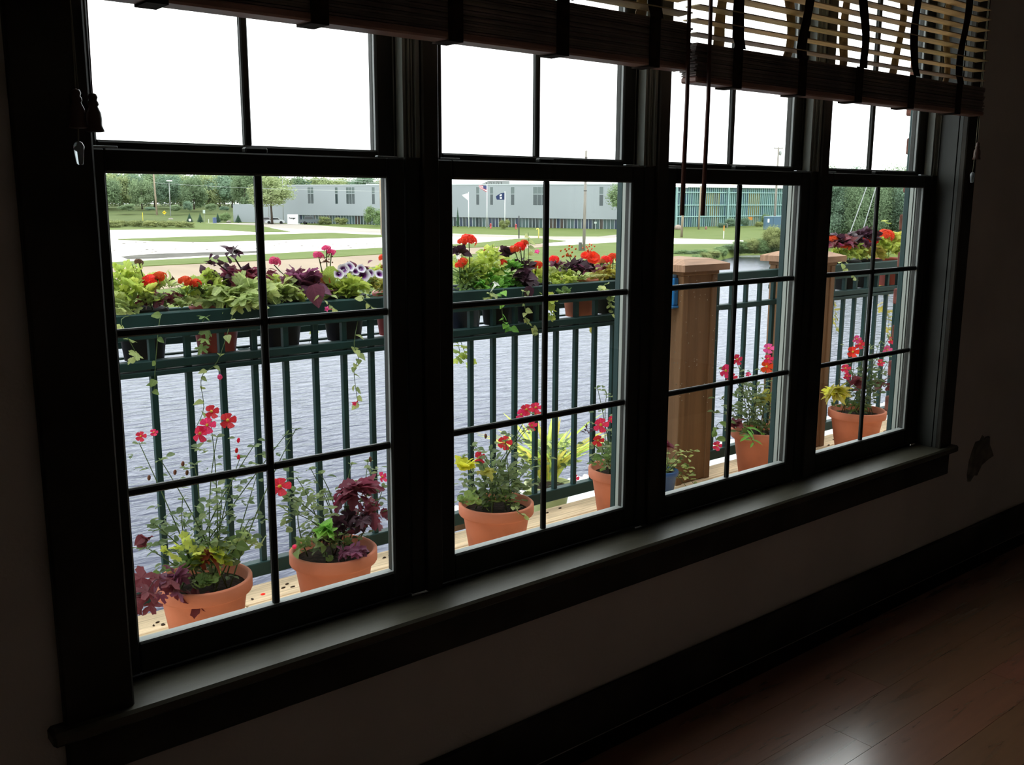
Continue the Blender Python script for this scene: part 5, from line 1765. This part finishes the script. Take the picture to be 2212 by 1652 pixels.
u_main = facade_hit(612, 440, A0, AD, AN)[0]
wing_h = facade_hit(560, 441.5, A0, AD, AN)[1]
u_end = AL
band = facade_hit(1100, 470.5, A0, AD, AN)[1]
u_gl = facade_hit(645, 475, A0, AD, AN)[0]
abox(-8, u_main, 0, 14, 0, wing_h).build('wing', CLAD, parent=ba)
# upper wall in panels leaving window holes recessed
abox(u_main, u_end, 0.35, 22, band, AH).build('wall', CLAD, parent=ba)
abox(u_main, u_gl, 0, 0.36, 0, band).build('wall_panel', CLAD, parent=ba)
abox(u_main, u_end, 1.6, 22, 0, band).build('ground_floor_core', mat('dark_core', (0.03, 0.035, 0.035), 0.8, 0.1), parent=ba)
wins = [(665, 677, 2), (724, 729.5, 1), (748, 766, 3), (803.6, 809.5, 1), (1029, 1035, 1), (1059, 1065, 1), (1104, 1111, 1), (1152, 1178, 3), (1295, 1303, 1)]
zw0 = facade_hit(1050, 442.4, A0, AD, AN)[1]
zw1 = facade_hit(1050, 404.0, A0, AD, AN)[1]
zwt = facade_hit(1050, 419.0, A0, AD, AN)[1]
spans = []
for (a, b, n) in wins:
    spans.append((facade_hit(a, 422, A0, AD, AN)[0], facade_hit(b, 422, A0, AD, AN)[0], n))
x = u_main
for (a, b, n) in spans + [(u_end, u_end, 0)]:
    if a - x > 0.01:
        abox(x, a, 0, 0.36, zw0, zw1).build('wall_panel', CLAD, parent=ba)
    x = b
abox(u_main, u_end, 0, 0.36, band, zw0).build('wall_panel', CLAD, parent=ba)
abox(u_main, u_end, 0, 0.36, zw1, AH).build('wall_panel', CLAD, parent=ba)
abox(u_main - 0.1, u_end, -0.08, 0.4, AH, AH + 0.22).build('parapet', mat('pale_parapet', (0.4, 0.43, 0.45), 0.6, 0.3), parent=ba)
for (a, b, n) in spans:
    f = MB()
    w_ = 0.05
    y0, y1 = sorted((-0.02 * ysgn, 0.10 * ysgn))
    f.box(a - w_, a, y0, y1, zw0 - w_, zw1 + w_).box(b, b + w_, y0, y1, zw0 - w_, zw1 + w_)
    f.box(a, b, y0, y1, zw0 - w_, zw0).box(a, b, y0, y1, zw1, zw1 + w_).box(a, b, y0, y1, zwt - 0.06, zwt + 0.06)
    for k in range(1, n):
        xx = a + (b - a) * k / n
        f.box(xx - 0.035, xx + 0.035, y0, y1, zw0, zw1)
    fo = f.build('window_frame', CLADW, parent=ba)
    for k in range(n):
        xa, xb = a + (b - a) * k / n + (0.06 if k else 0), a + (b - a) * (k + 1) / n - (0.06 if k < n - 1 else 0)
        abox(xa, xb, 0.05, 0.09, zw0, zwt - 0.08).build('pane', GLD, parent=fo)
        abox(xa, xb, 0.05, 0.09, zwt + 0.08, zw1).build('pane', GLP, parent=fo)
# ground floor glazing: panes and posts
random.seed(41)
x = u_gl
gm = [GLD, GLB, GLB, mat('blue_dark_glass', (0.03, 0.045, 0.085), 0.12, 0.5), mat('brown_dark_glass', (0.06, 0.045, 0.04), 0.15, 0.5)]
while x < u_end - 0.8:
    abox(x + 0.07, x + 0.73, 0.55, 0.60, 0.0, band).build('pane', random.choice(gm), parent=ba)
    abox(x - 0.05, x + 0.07, 0.40, 0.62, 0.0, band).build('mullion', CLADW, parent=ba)
    x += 0.78
# rooftop units
ru = facade_hit(1012, 398, A0, AD, AN)[0]
ru2 = facade_hit(1060, 398, A0, AD, AN)[0]
for k in range(9):
    xx = ru + (ru2 - ru) * k / 9
    abox(xx, xx + (ru2 - ru) / 14, 6, 9, AH, AH + 0.5 + 0.25 * (k % 3)).build('rooftop_unit', mat('rooftop_grey', (0.22, 0.23, 0.22), 0.8, 0.2), parent=ba)
ru = facade_hit(762, 402, A0, AD, AN)[0]
abox(ru, ru + 1.7, 5, 8, AH, AH + 0.45).build('rooftop_unit', mat('rooftop_white', (0.6, 0.6, 0.6), 0.8, 0.2), parent=ba)

# ------------------------------------------------------------------ green glass building
B0, B1 = Vector((*g(1410, 491.3), ZG)), Vector((*g(1740, 485.5), ZG))
BD = (B1 - B0).normalized()
BN = Vector((BD.y, -BD.x, 0))
if BN.dot(CAM - B0) < 0:
    BN = -BN
BLN = (B1 - B0).length
bb_ = thing('glass_building', 'green glass building with pale horizontal bars in the third window', 'building', B0)
bb_.rotation_euler = (0, 0, math.atan2(BD.y, BD.x))
bs = 1.0 if (Matrix.Rotation(bb_.rotation_euler.z, 3, 'Z') @ Vector((0, 1, 0))).dot(BN) < 0 else -1.0


def bbox(x0, x1, y0, y1, z0, z1):
    ya, yb_ = sorted((y0 * bs, y1 * bs))
    return MB().box(x0, x1, ya, yb_, z0, z1)


BH = facade_hit(1560, 403.5, B0, BD, BN)[1]
TEALS = [mat('teal_pane', (0.05, 0.12, 0.12), 0.15, 0.5), mat('deep_green_pane', (0.04, 0.09, 0.075), 0.15, 0.5), mat('blue_pane', (0.03, 0.06, 0.10), 0.15, 0.5),
         mat('amber_pane', (0.17, 0.14, 0.035), 0.2, 0.4), mat('brown_pane', (0.09, 0.07, 0.045), 0.2, 0.4)]
GBAR = mat('pale_teal_bar', (0.27, 0.42, 0.41), 0.5, 0.4)
bbox(0, BLN, 0.5, 9, 0, BH - 0.2).build('core', mat('green_core', (0.03, 0.05, 0.05), 0.8, 0.2), parent=bb_)
bbox(-0.2, BLN + 0.2, -0.4, 9.5, BH - 0.2, BH + 0.35).build('roof', mat('white_roof_edge', (0.60, 0.63, 0.63), 0.6, 0.3), parent=bb_)
zs = [0.0] + [facade_hit(1560, v, B0, BD, BN)[1] for v in (467, 442.8, 415.8)] + [BH - 0.2]
nbay = 76
gl = MB()
for k in range(nbay):
    a, b = BLN * k / nbay, BLN * (k + 1) / nbay
    pxm = 1410 + 330 * (k + 0.5) / nbay
    for r in range(4):
        gl.m = random.choice([0, 0, 1, 1, 2] if pxm > 1500 else [0, 1, 2, 2])
        if 1514 < pxm < 1545 and r < 3:
            gl.m = random.choice([4, 4, 3, 1])
        if 1605 < pxm < 1630:
            gl.m = 3 if r < 3 else 1
        ya, yb_ = sorted((0.30 * bs, 0.36 * bs))
        gl.box(a, b, ya, yb_, zs[r], zs[r + 1])
gl.build('glazing', *TEALS, parent=bb_)
for k in range(nbay + 1):
    a = BLN * k / nbay
    bbox(a - 0.055, a + 0.055, 0.08, 0.30, 0.0, BH - 0.2).build('fin', GBAR, parent=bb_)
for z in zs[1:4]:
    bbox(0, BLN, -0.05, 0.12, z - 0.09, z + 0.09).build('crossbar', GBAR, parent=bb_)
for pxx in (1458, 1570):
    uu = facade_hit(pxx, 450, B0, BD, BN)[0]
    bbox(uu - 0.14, uu + 0.14, -0.5, -0.22, 0, BH - 0.2).build('column', GBAR, parent=bb_)

# ------------------------------------------------------------------ poles, lamps, flags, signs
def pole(name, label, cat, bx, by, tx, ty, r0, r1, m, z=None):
    base = Vector((*g(bx, by, z if z is not None else ZG), z if z is not None else ZG))
    tip = at_dist(tx, ty, base) - base
    root = thing(name, label, cat, base)
    MB().tube([(0, 0, -0.1), tip * 0.5, tip], [r0, (r0 + r1) / 2, r1], 10).build('pole', m, parent=root, smooth=True)
    return root, base, tip


camd = Vector((cos(YAW), -sin(YAW), 0))      # sideways seen from the house
pole('utility_pole', 'leaning pale wooden pole left of the yellow warning sign', 'pole', 340, 474.5, 329, 345, 0.26, 0.17, POLEW)
r, b, t = pole('lamp_post', 'grey street lamp post right of the yellow warning sign', 'lamp post', 369, 475, 365, 392, 0.13, 0.08, POLEG)
MB().bevbox(t.x - 0.55, t.x + 0.75, t.y - 0.4, t.y + 0.4, t.z, t.z + 0.32, 0.08).build('lamp_head', mat('lamp_white', (0.75, 0.76, 0.76), 0.4, 0.4), parent=r)
MB().tube([(0, 0, 0), (0, 0, 0.5)], 0.32, 12).build('footing', POLEG, parent=r)
r, b, t = pole('utility_pole', 'thick wooden pole at the right edge of the first window', 'pole', 826, 507.5, 821.5, 389, 0.26, 0.19, POLEW)
MB().tube([t * 0.985, t * 0.985 - camd * 0.8], 0.05, 6).build('lamp_arm', POLEG, parent=r)
MB().blob(t * 0.985 - camd * 0.9, (0.25, 0.25, 0.14), 8, 5).build('lamp_head', MATS['lamp_white'], parent=r)
r, b, t = pole('utility_pole', 'tall grey utility pole standing alone in the second window', 'pole', 1261, 541, 1266.5, 325, 0.19, 0.14, mat('grey_wood_pole', (0.26, 0.235, 0.21), 0.9, 0.1, var=0.2, vscale=2, stretch=(4, 4, 0.3)))
for f in (0.93, 0.72, 0.60):
    MB().tube([t * f, t * (f + 0.006)], 0.20, 10).build('strap', mat('dark_strap', (0.05, 0.05, 0.05), 0.6, 0.3), parent=r)
sb = -camd * 0.42
MB().bevbox(sb.x - 0.15, sb.x + 0.15, sb.y - 0.15, sb.y + 0.15, 0, 0.95, 0.03).build('meter_box', mat('dark_meter_box', (0.09, 0.09, 0.08), 0.6, 0.3), parent=r)
r, b, t = pole('utility_pole', 'utility pole with crossarm before the blue utility box', 'pole', 1672, 496, 1682, 318, 0.24, 0.16, MATS['grey_wood_pole'])
ca = camd * 0.9
MB().tube([t * 0.985 - ca, t * 0.985 + ca], 0.09, 6).build('crossarm', MATS['grey_wood_pole'], parent=r)
for s_ in (-0.8, 0.0, 0.8):
    MB().blob(t * 0.985 + ca * s_ + Vector((0, 0, 0.22)), (0.10, 0.10, 0.16), 6, 4).build('insulator', POLEG, parent=r)
MB().blob(t * 0.93 + camd * 0.4, (0.28, 0.28, 0.5), 8, 5).build('transformer', POLEG, parent=r)
r, b, t = pole('utility_pole', 'pale wooden pole with white lamp box left in the third window', 'pole', 1472, 512.5, 1479, 400, 0.20, 0.16, POLEW)
p_ = t * 0.975 + camd * 0.35
MB().bevbox(p_.x - 0.22, p_.x + 0.22, p_.y - 0.15, p_.y + 0.15, p_.z - 0.2, p_.z + 0.25, 0.05).build('lamp_head', MATS['lamp_white'], parent=r)
pole('utility_pole', 'thin wooden pole before the amber glass in the third window', 'pole', 1509, 495.5, 1514, 402, 0.18, 0.14, POLEW)
r, b, t = pole('lamp_post', 'thin grey lamp post beside the broad leafy tree', 'lamp post', 612, 482.6, 610, 386, 0.09, 0.07, POLEG)
MB().tube([t, t + camd * 0.9], 0.06, 6).build('lamp_arm', POLEG, parent=r)
r, b, t = pole('lamp_post', 'white globe lamp among the leaves of the broad tree', 'lamp post', 581, 482.6, 579, 386, 0.07, 0.06, POLEG)
MB().blob(t, (0.32, 0.32, 0.26), 10, 6).build('lamp_head', MATS['lamp_white'], parent=r, smooth=True)
pole('black_post', 'black post on the grass strip in the second window', 'post', 1121, 515.5, 1121, 466, 0.085, 0.085, mat('black_post_paint', (0.02, 0.02, 0.022), 0.5, 0.3))
# yellow hooked vent pipe
base = Vector((*g(1163.5, 516), ZG))
tp = at_dist(1163.5, 493.5, base) - base
yp = thing('vent_pipe', 'yellow hooked pipe on the grass strip in the second window', 'pipe', base)
pts = [Vector((0, 0, 0)), Vector((0, 0, tp.z * 0.9))] + [Vector((0, 0, tp.z * 0.9)) - camd * 0.16 * (1 - cos(q)) + Vector((0, 0, 0.16 * sin(q))) for q in (0.5, 1.0, 1.57, 2.1, 2.7, 3.3)]
MB().tube(pts, 0.07, 8).build('pipe', mat('yellow_pipe_paint', (0.70, 0.58, 0.14), 0.5, 0.3), parent=yp, smooth=True)


# flags
def flag_mesh(w_, h_, fn, sag):
    m = MB()
    nx, nz = 12, 7
    vs, fs = [], []
    for side in (0, 0.012):
        for i in range(nx + 1):
            for k in range(nz + 1):
                u, v = i / nx, k / nz
                vs.append((-u * w_ * (1 - 0.12 * v), 0.10 * sin(u * 6) * u + side, -v * h_ * fn(u) - sag(u)))
    N_ = (nx + 1) * (nz + 1)
    mi = []
    for s_ in (0, 1):
        for i in range(nx):
            for k in range(nz):
                a = s_ * N_ + i * (nz + 1) + k
                fs.append((a, a + 1, a + nz + 2, a + nz + 1))
                mi.append((i, k))
    m.add(vs, fs)
    return m, mi


def flagpole(label, bx, by, ty, flag):
    base = Vector((*g(bx, by), ZG))
    h = at_dist(bx, ty, base).z - base.z
    root = thing('flagpole', label, 'flagpole', base, None, rz=-YAW)
    MB().tube([(0, 0, 0), (0, 0, h)], [0.11, 0.07], 10).build('pole', mat('white_pole', (0.66, 0.68, 0.70), 0.4, 0.4), parent=root, smooth=True)
    MB().blob((0, 0, h + 0.08), (0.1, 0.1, 0.1), 8, 6).build('finial', MATS['white_pole'], parent=root, smooth=True)
    w_, h_ = 1.75, 1.35
    if flag == 'us':
        m, mi = flag_mesh(1.6, 1.25, lambda u: 1 - 0.55 * u, lambda u: -0.10 * u)
        m.mi = [2 if (i < 5 and k < 4) else (k % 2) for i, k in mi]
        o = m.build('flag', mat('flag_red', (0.50, 0.08, 0.12), 0.7, 0.2, transl=0.3), mat('flag_white', (0.72, 0.70, 0.72), 0.7, 0.2, transl=0.3), mat('flag_blue', (0.05, 0.06, 0.16), 0.7, 0.2), parent=root, smooth=True, loc=(-0.08, 0, h - 0.05))
    elif flag == 'blue':
        m, mi = flag_mesh(1.7, 1.35, lambda u: 1 - 0.55 * u * u, lambda u: 0.75 * u * u)
        m.mi = [1 if (4 <= i <= 6 and k in (1, 2, 4, 5)) else 0 for i, k in mi]
        o = m.build('flag', mat('flag_navy', (0.03, 0.045, 0.12), 0.7, 0.2, transl=0.2), MATS['flag_white'], parent=root, smooth=True, loc=(-0.08, 0, h - 0.05))
    else:
        m, mi = flag_mesh(1.3, 1.5, lambda u: 1 - 0.85 * u, lambda u: 0.35 * u)
        o = m.build('flag', MATS['flag_white'], parent=root, smooth=True, loc=(-0.08, 0, h - 0.05))


flagpole('flagpole flying a red and white striped flag', 1052, 493, 400.5, 'us')
flagpole('flagpole flying a navy blue flag', 1090.5, 494.5, 415.5, 'blue')
flagpole('flagpole flying a plain white flag', 1012.5, 491.5, 416.5, 'white')


# signs
def sign(name, label, bx, by, cx, cy, w_, h_, m, diamond=False, postm=None):
    base = Vector((*g(bx, by), ZG))
    c = at_dist(cx, cy, base) - base
    root = thing(name, label, 'sign', base, None, rz=-YAW)
    zc = c.z
    MB().tube([(0, 0.03, 0), (0, 0.03, zc)], 0.035, 6).build('post', postm or POLEG, parent=root)
    if diamond:
        s_ = w_ / 2
        m_ = MB().add([(0, -0.02, zc - s_), (s_, -0.02, zc), (0, -0.02, zc + s_), (-s_, -0.02, zc), (0, 0.0, zc - s_), (s_, 0.0, zc), (0, 0.0, zc + s_), (-s_, 0.0, zc)],
                      [(0, 1, 2, 3), (7, 6, 5, 4), (0, 4, 5, 1), (1, 5, 6, 2), (2, 6, 7, 3), (3, 7, 4, 0)])
        m_.build('board', m, parent=root)
        BK = mat('sign_black', (0.02, 0.02, 0.02), 0.6, 0.2)
        MB().box(-0.28, 0.16, -0.035, -0.021, zc + 0.0, zc + 0.12).add([(0.16, -0.035, zc - 0.06), (0.34, -0.035, zc + 0.06), (0.16, -0.035, zc + 0.18), (0.16, -0.021, zc - 0.06), (0.34, -0.021, zc + 0.06), (0.16, -0.021, zc + 0.18)],
                                                                     [(0, 1, 2), (5, 4, 3), (0, 3, 4, 1), (1, 4, 5, 2), (2, 5, 3, 0)]).build('arrow', BK, parent=root)
    else:
        MB().bevbox(-w_ / 2, w_ / 2, -0.02, 0.02, zc - h_ / 2, zc + h_ / 2, 0.008).build('board', m, parent=root)
    return root


WHITEP = mat('white_sign_board', (0.72, 0.74, 0.74), 0.5, 0.3)
sign('warning_sign', 'yellow diamond warning sign with a black arrow', 356, 475, 356, 459, 1.05, 1.05, mat('yellow_sign', (0.72, 0.50, 0.02), 0.5, 0.3), True)
sign('road_sign', 'pale rectangular road sign behind the roadside conifers', 442, 480.5, 441.5, 457, 0.55, 0.80, mat('pale_sign_board', (0.42, 0.48, 0.45), 0.5, 0.3))
sign('yard_sign', 'small white card sign in front of the first conifer', 410.5, 482.4, 410.5, 475, 0.5, 0.5, WHITEP)
sign('orange_sign', 'orange work sign before the amber glass panels', 1620, 488, 1620, 472, 1.0, 0.7, mat('orange_sign_board', (0.5, 0.2, 0.04), 0.6, 0.2))
sign('street_sign', 'small grey double sign before the grey building glazing', 1286, 497, 1286, 481, 0.5, 0.35, mat('pale_sign_board', (0.42, 0.48, 0.45)))
# monument sign with lettering
base = Vector((*g(633, 484.2), ZG))
D = (base - CAM).length
ms_ = thing('monument_sign', 'white monument sign with black lettering between the cars', 'sign', base, None, rz=-YAW)
sw, sh = 22 / F_PX * D, at_dist(633, 463, base).z - ZG
MB().bevbox(-sw / 2, sw / 2, -0.25, 0.25, 0, sh, 0.03).build('board', WHITEP, parent=ms_)
MB().bevbox(-sw / 2, sw / 2 + 0.5, -0.5, 0.4, 0, 0.15, 0.03).build('plinth', WHITEP, parent=ms_)
tcu = bpy.data.curves.new('lettering', 'FONT')
tcu.body = 'Bomgar'
tcu.size = 0.47
tcu.align_x = 'CENTER'
tcu.extrude = 0.01
tcu.offset = 0.02
to = bpy.data.objects.new('lettering_curve', tcu)
C.objects.link(to)
bpy.context.view_layer.update()
tme = bpy.data.meshes.new_from_object(to)
tme.materials.clear()
tme.materials.append(mat('sign_black', (0.02, 0.02, 0.02), 0.6, 0.2))
bpy.data.objects.remove(to)
lt = place('lettering', tme, ms_, (-0.03 * sw, -0.265, sh * 0.55))
lt.rotation_euler = (pi / 2, 0, 0)


# vehicles
def vehicle(name, label, x, by, paint, L_, H_, W_, style):
    base = Vector((*g(x, by), ZG))
    root = thing(name, label, 'vehicle', base, None, rz=-YAW + (0.15 if style == 'car' else 0.05))
    hl = L_ / 2
    if style == 'car':
        prof = [(-hl, 0.30), (-hl, 0.70), (-hl * 0.86, 0.86), (-hl * 0.62, 0.90), (-hl * 0.36, H_ * 0.97), (hl * 0.30, H_), (hl * 0.55, 0.95), (hl * 0.92, 0.82), (hl, 0.62), (hl, 0.30)]
    else:
        prof = [(-hl, 0.45), (-hl, 1.05), (-hl * 0.70, 1.12), (-hl * 0.56, H_), (hl * 0.05, H_), (hl * 0.12, 1.12), (hl, 1.10), (hl, 0.45)]
    n = len(prof)
    vs = [(a, -W_ / 2, z) for a, z in prof] + [(a, W_ / 2, z) for a, z in prof]
    fs = [tuple(range(n))[::-1], tuple(range(n, 2 * n))] + [(i, (i + 1) % n, n + (i + 1) % n, n + i) for i in range(n)]
    MB().add(vs, fs).build('body', paint, parent=root)
    gl_ = mat('car_glass', (0.03, 0.035, 0.04), 0.15, 0.5)
    if style == 'car':
        q = [(-hl * 0.55, 0.93), (-hl * 0.34, H_ * 0.92), (hl * 0.28, H_ * 0.94), (hl * 0.48, 0.96)]
    else:
        q = [(-hl * 0.66, 1.15), (-hl * 0.53, H_ * 0.94), (hl * 0.02, H_ * 0.94), (hl * 0.08, 1.15)]
    for s_ in (-1, 1):
        y0, y1 = s_ * (W_ / 2), s_ * (W_ / 2 + 0.02)
        MB().add([(a, y0, z) for a, z in q] + [(a, y1, z) for a, z in q], [(0, 1, 2, 3), (7, 6, 5, 4), (0, 4, 5, 1), (1, 5, 6, 2), (2, 6, 7, 3), (3, 7, 4, 0)]).build('window', gl_, parent=root)
        for wx in (-hl * 0.62, hl * 0.62):
            wm = MB().lathe([(0.10, -0.10), (0.33, -0.10), (0.35, 0), (0.33, 0.10), (0.10, 0.10)], 14)
            o = wm.build('wheel', mat('tyre', (0.02, 0.02, 0.02), 0.8, 0.2), parent=root, smooth=True, loc=(wx, s_ * (W_ / 2 - 0.05), 0.35))
            o.rotation_euler = (pi / 2, 0, 0)


vehicle('car', 'silver car parked left of the white monument sign', 595, 483.6, mat('silver_paint', (0.48, 0.50, 0.52), 0.35, 0.5, metal=0.3), 4.3, 1.45, 1.8, 'car')
vehicle('car', 'pale mauve car at the left behind the silver car', 575, 482.9, mat('mauve_paint', (0.30, 0.27, 0.31), 0.4, 0.5), 4.3, 1.45, 1.8, 'car')
vehicle('pickup_truck', 'dark grey pickup truck parked right of the white monument sign', 676, 484.4, mat('dark_grey_paint', (0.07, 0.09, 0.10), 0.35, 0.5), 5.4, 1.85, 2.0, 'truck')


# hydrants, boulders, utility box, markers
def hydrant(label, x, by):
    base = Vector((*g(x, by), ZG))
    root = thing('fire_hydrant', label, 'hydrant', base)
    m_ = mat('red_hydrant', (0.42, 0.08, 0.08), 0.5, 0.3)
    MB().lathe([(0.22, 0), (0.22, 0.08), (0.16, 0.10), (0.16, 0.75), (0.20, 0.78), (0.17, 0.92), (0.06, 1.02), (0.001, 1.03)], 14).build('barrel', m_, parent=root, smooth=True)
    MB().tube([(-0.28, 0, 0.6), (0.28, 0, 0.6)], 0.08, 8).build('outlet', m_, parent=root)


hydrant('red fire hydrant beside the black post', 1114.5, 495)
hydrant('small red hydrant right of the striped flag pole', 1060, 493.5)


def boulder(label, x, by, w_, h_, m_):
    base = Vector((*g(x, by), ZG))
    random.seed(int(x))
    o = MB().blob((0, 0, h_ * 0.4), (w_ / 2, w_ / 2.6, h_ * 0.62), 10, 7, 0.10).build('boulder', m_, loc=base, smooth=True)
    tag(o, label, 'boulder', 'boulders by the road')


BOUL = mat('grey_boulder', (0.26, 0.23, 0.21), 0.9, 0.1, var=0.2, vscale=2)
boulder('pale grey boulder at the foot of the street lamp post', 369, 477, 1.5, 0.7, BOUL)
boulder('big tan boulder at the left of the third window lawn', 1464, 496, 1.6, 0.95, mat('tan_boulder', (0.33, 0.26, 0.22), 0.9, 0.1, var=0.2, vscale=2))
boulder('small reddish boulder on the third window lawn', 1525, 495.5, 0.55, 0.6, mat('red_boulder', (0.27, 0.13, 0.11), 0.9, 0.1))
boulder('upright grey boulder beside the steel column', 1569, 492, 0.7, 0.95, BOUL)
boulder('low grey boulder between the third and fourth conifers', 494, 481, 1.2, 0.5, BOUL)
base = Vector((*g(1667, 496.5), ZG))
ub = thing('utility_cabinet', 'blue utility cabinet with a white notice on its door', 'cabinet', base, None, rz=-YAW)
hh = at_dist(1667, 468.5, base).z - ZG
MB().bevbox(-1.5, 1.5, -0.8, 0.8, 0, hh, 0.05).build('body', mat('blue_cabinet', (0.07, 0.13, 0.20), 0.5, 0.3), parent=ub)
MB().bevbox(-1.55, 1.55, -0.85, 0.85, hh, hh + 0.12, 0.03).build('lid', mat('blue_cabinet_lid', (0.18, 0.26, 0.33), 0.5, 0.3), parent=ub)
MB().box(-1.1, -0.75, -0.83, -0.80, hh * 0.58, hh * 0.86).build('notice', WHITEP, parent=ub)
MB().bevbox(-0.02, 0.02, -0.82, -0.80, 0.1, hh - 0.1, 0.005).build('door_gap', mat('dark_gap', (0.02, 0.03, 0.04)), parent=ub)
for (nm, lab, bx, by, ty, c1, c2) in (('marker_post', 'white marker post with an orange top on the third window lawn', 1563, 515.5, 487, (0.72, 0.72, 0.68), (0.6, 0.25, 0.05)),
                                      ('marker_post', 'thin yellow marker post standing in the weedy hedge', 309, 478, 459, (0.6, 0.5, 0.05), (0.6, 0.5, 0.05)),
                                      ('marker_post', 'short white post between the second and third conifers', 451, 481, 473, (0.7, 0.7, 0.68), (0.7, 0.7, 0.68))):
    base = Vector((*g(bx, by), ZG))
    h = at_dist(bx, ty, base).z - ZG
    root = thing(nm, lab, 'marker', base)
    MB().tube([(0, 0, 0), (0, 0, h * 0.6)], 0.075, 8).build('post', mat('marker_%s' % bx, c1, 0.5, 0.3), parent=root)
    MB().tube([(0, 0, h * 0.6), (0, 0, h)], 0.085, 8).build('top', mat('markertop_%s' % bx, c2, 0.5, 0.3), parent=root)
base = Vector((*g(464, 482), ZG))
o = MB().bevbox(-0.35, 0.35, -0.3, 0.3, 0, 1.3, 0.04).build('mail_box', mat('dull_blue_box', (0.07, 0.10, 0.19), 0.5, 0.3), loc=base)
tag(o, 'small dull blue box beside the third conifer', 'box')

# overhead wires
def wire(label, pts, r=0.018, sag=0.0):
    P_ = [Vector(p) for p in pts]
    n = 14
    q = [P_[0].lerp(P_[-1], k / n) - Vector((0, 0, sag * 4 * (k / n) * (1 - k / n))) for k in range(n + 1)]
    o = MB().tube(q, r, 5).build('overhead_wire', mat('wire_grey', (0.35, 0.37, 0.36), 0.6, 0.3))
    tag(o, label, 'wire', 'overhead wires')


def wp(x, y_, d):
    v = ray(x, y_)
    return CAM + v * (d / sqrt(v.x ** 2 + v.y ** 2))


pa = Vector((*g(340, 474.5), ZG))
pb = Vector((*g(826, 507.5), ZG))
ta, tb = at_dist(329, 345, pa) - pa, at_dist(821.5, 389, pb) - pb
for nm, fa, fb in (('upper', 0.99, 0.99), ('middle', 0.90, 0.95), ('lower', 0.62, 0.80)):
    wire(nm + ' overhead wire strung between two poles across the far treeline', [pa + ta * fa, pb + tb * fb], 0.03, 0.35)
for nm, (x0_, y0_), (x1_, y1_) in (('left', (1879, 385), (1822, 543)), ('right', (1898, 385), (1850, 543))):
    bp_ = Vector((*g(x1_, y1_), ZG))
    wire(nm + ' pale guy wire slanting down in the fourth window', [at_dist(x0_, y0_, bp_), bp_], 0.055)

# ------------------------------------------------------------------ shrubs and trees by the water on the right
FINE[0] = True
random.seed(51)
xs = [1470, 1492, 1515, 1538, 1560, 1580, 1600, 1622, 1645, 1668, 1690]
for k, x in enumerate(xs):
    by = 552 if x < 1560 else 542
    ty = by - (12 if x < 1560 else 12 + (x - 1560) * 0.22) + random.uniform(-3, 3)
    px_tree('shore_shrub', '%s shrub from the left along the shore in the third window' % ORD[k], 'shrub', x, by, ty, random.uniform(30, 42), [3, 0, 3, 4][k % 4], ZG - 0.2, 0.0, False, group='shore shrubs')
for k in range(14):
    x = 1452 + k * 18
    yb_ = 590 - (x - 1452) * 0.30 if x < 1562 else 552
    px_tree('shore_reed', '%s clump of reeds from the left right at the waterline in the third window' % ORD[k], 'reeds', x, yb_ - 3, yb_ - random.uniform(18, 26), random.uniform(20, 30), [3, 4, 3][k % 3], ZW + 0.25, 0.0, False, group='shore reeds')
px_tree('shore_tree', 'feathery olive shrub at the right edge of the third window', 'shrub', 1672, 539, 486, 48, 4, ZG, 0.0, False)
for k, (x, by, ty, wpx, kd) in enumerate([(1560, 492, 480, 20, 2), (1577, 491, 470, 22, 2), (1608, 491, 468, 20, 2), (1640, 490, 478, 18, 4), (1655, 488, 462, 22, 3)]):
    px_tree('building_shrub', '%s dark shrub from the left at the foot of the green glass building' % ORD[k], 'shrub', x, by, ty, wpx, kd, None, 0.0, False, group='shrubs before the glass building')
# shrubs behind the planter of the second window
for k, (x, by, ty, wpx) in enumerate([(1290, 572, 552, 50), (1330, 568, 545, 50), (1370, 562, 545, 50)]):
    px_tree('bank_shrub', '%s grassy green shrub from the left on the bank in the second window' % ORD[k], 'shrub', x, by, ty, wpx, 3, None, 0.0, False, group='bank shrubs')
ww = [(1775, 470, 362, 100, 2), (1800, 478, 352, 90, 0), (1838, 476, 358, 90, 2), (1872, 474, 368, 90, 0), (1905, 472, 360, 100, 0), (1945, 474, 350, 100, 0), (1990, 474, 356, 100, 2), (2040, 474, 358, 110, 0), (2095, 476, 356, 110, 1)]
for k, (x, by, ty, wpx, kd) in enumerate(ww):
    px_tree('woodland_tree', '%s woodland tree from the left beyond the fourth window' % ORD[k], 'tree', x, by, ty, wpx, kd, ZG, 0.06, dist=random.uniform(125, 145), group='woodland trees')
for k in range(11):
    x = 1770 + k * 24
    px_tree('wood_edge_bush', '%s light green bush from the left along the wood edge in the fourth window' % ORD[k], 'bush', x, 522 + random.uniform(-6, 4), random.uniform(452, 482), random.uniform(40, 56), [3, 0, 2, 3][k % 4], ZG - 0.2, 0.0, False, group='wood edge bushes')
for k in range(9):
    x = 1770 + k * 28
    px_tree('waterside_bush', '%s low bush from the left at the water edge in the fourth window' % ORD[k], 'bush', x, 539, random.uniform(506, 518), random.uniform(50, 66), [3, 4, 0][k % 3], ZG - 0.3, 0.0, False, group='waterside bushes')
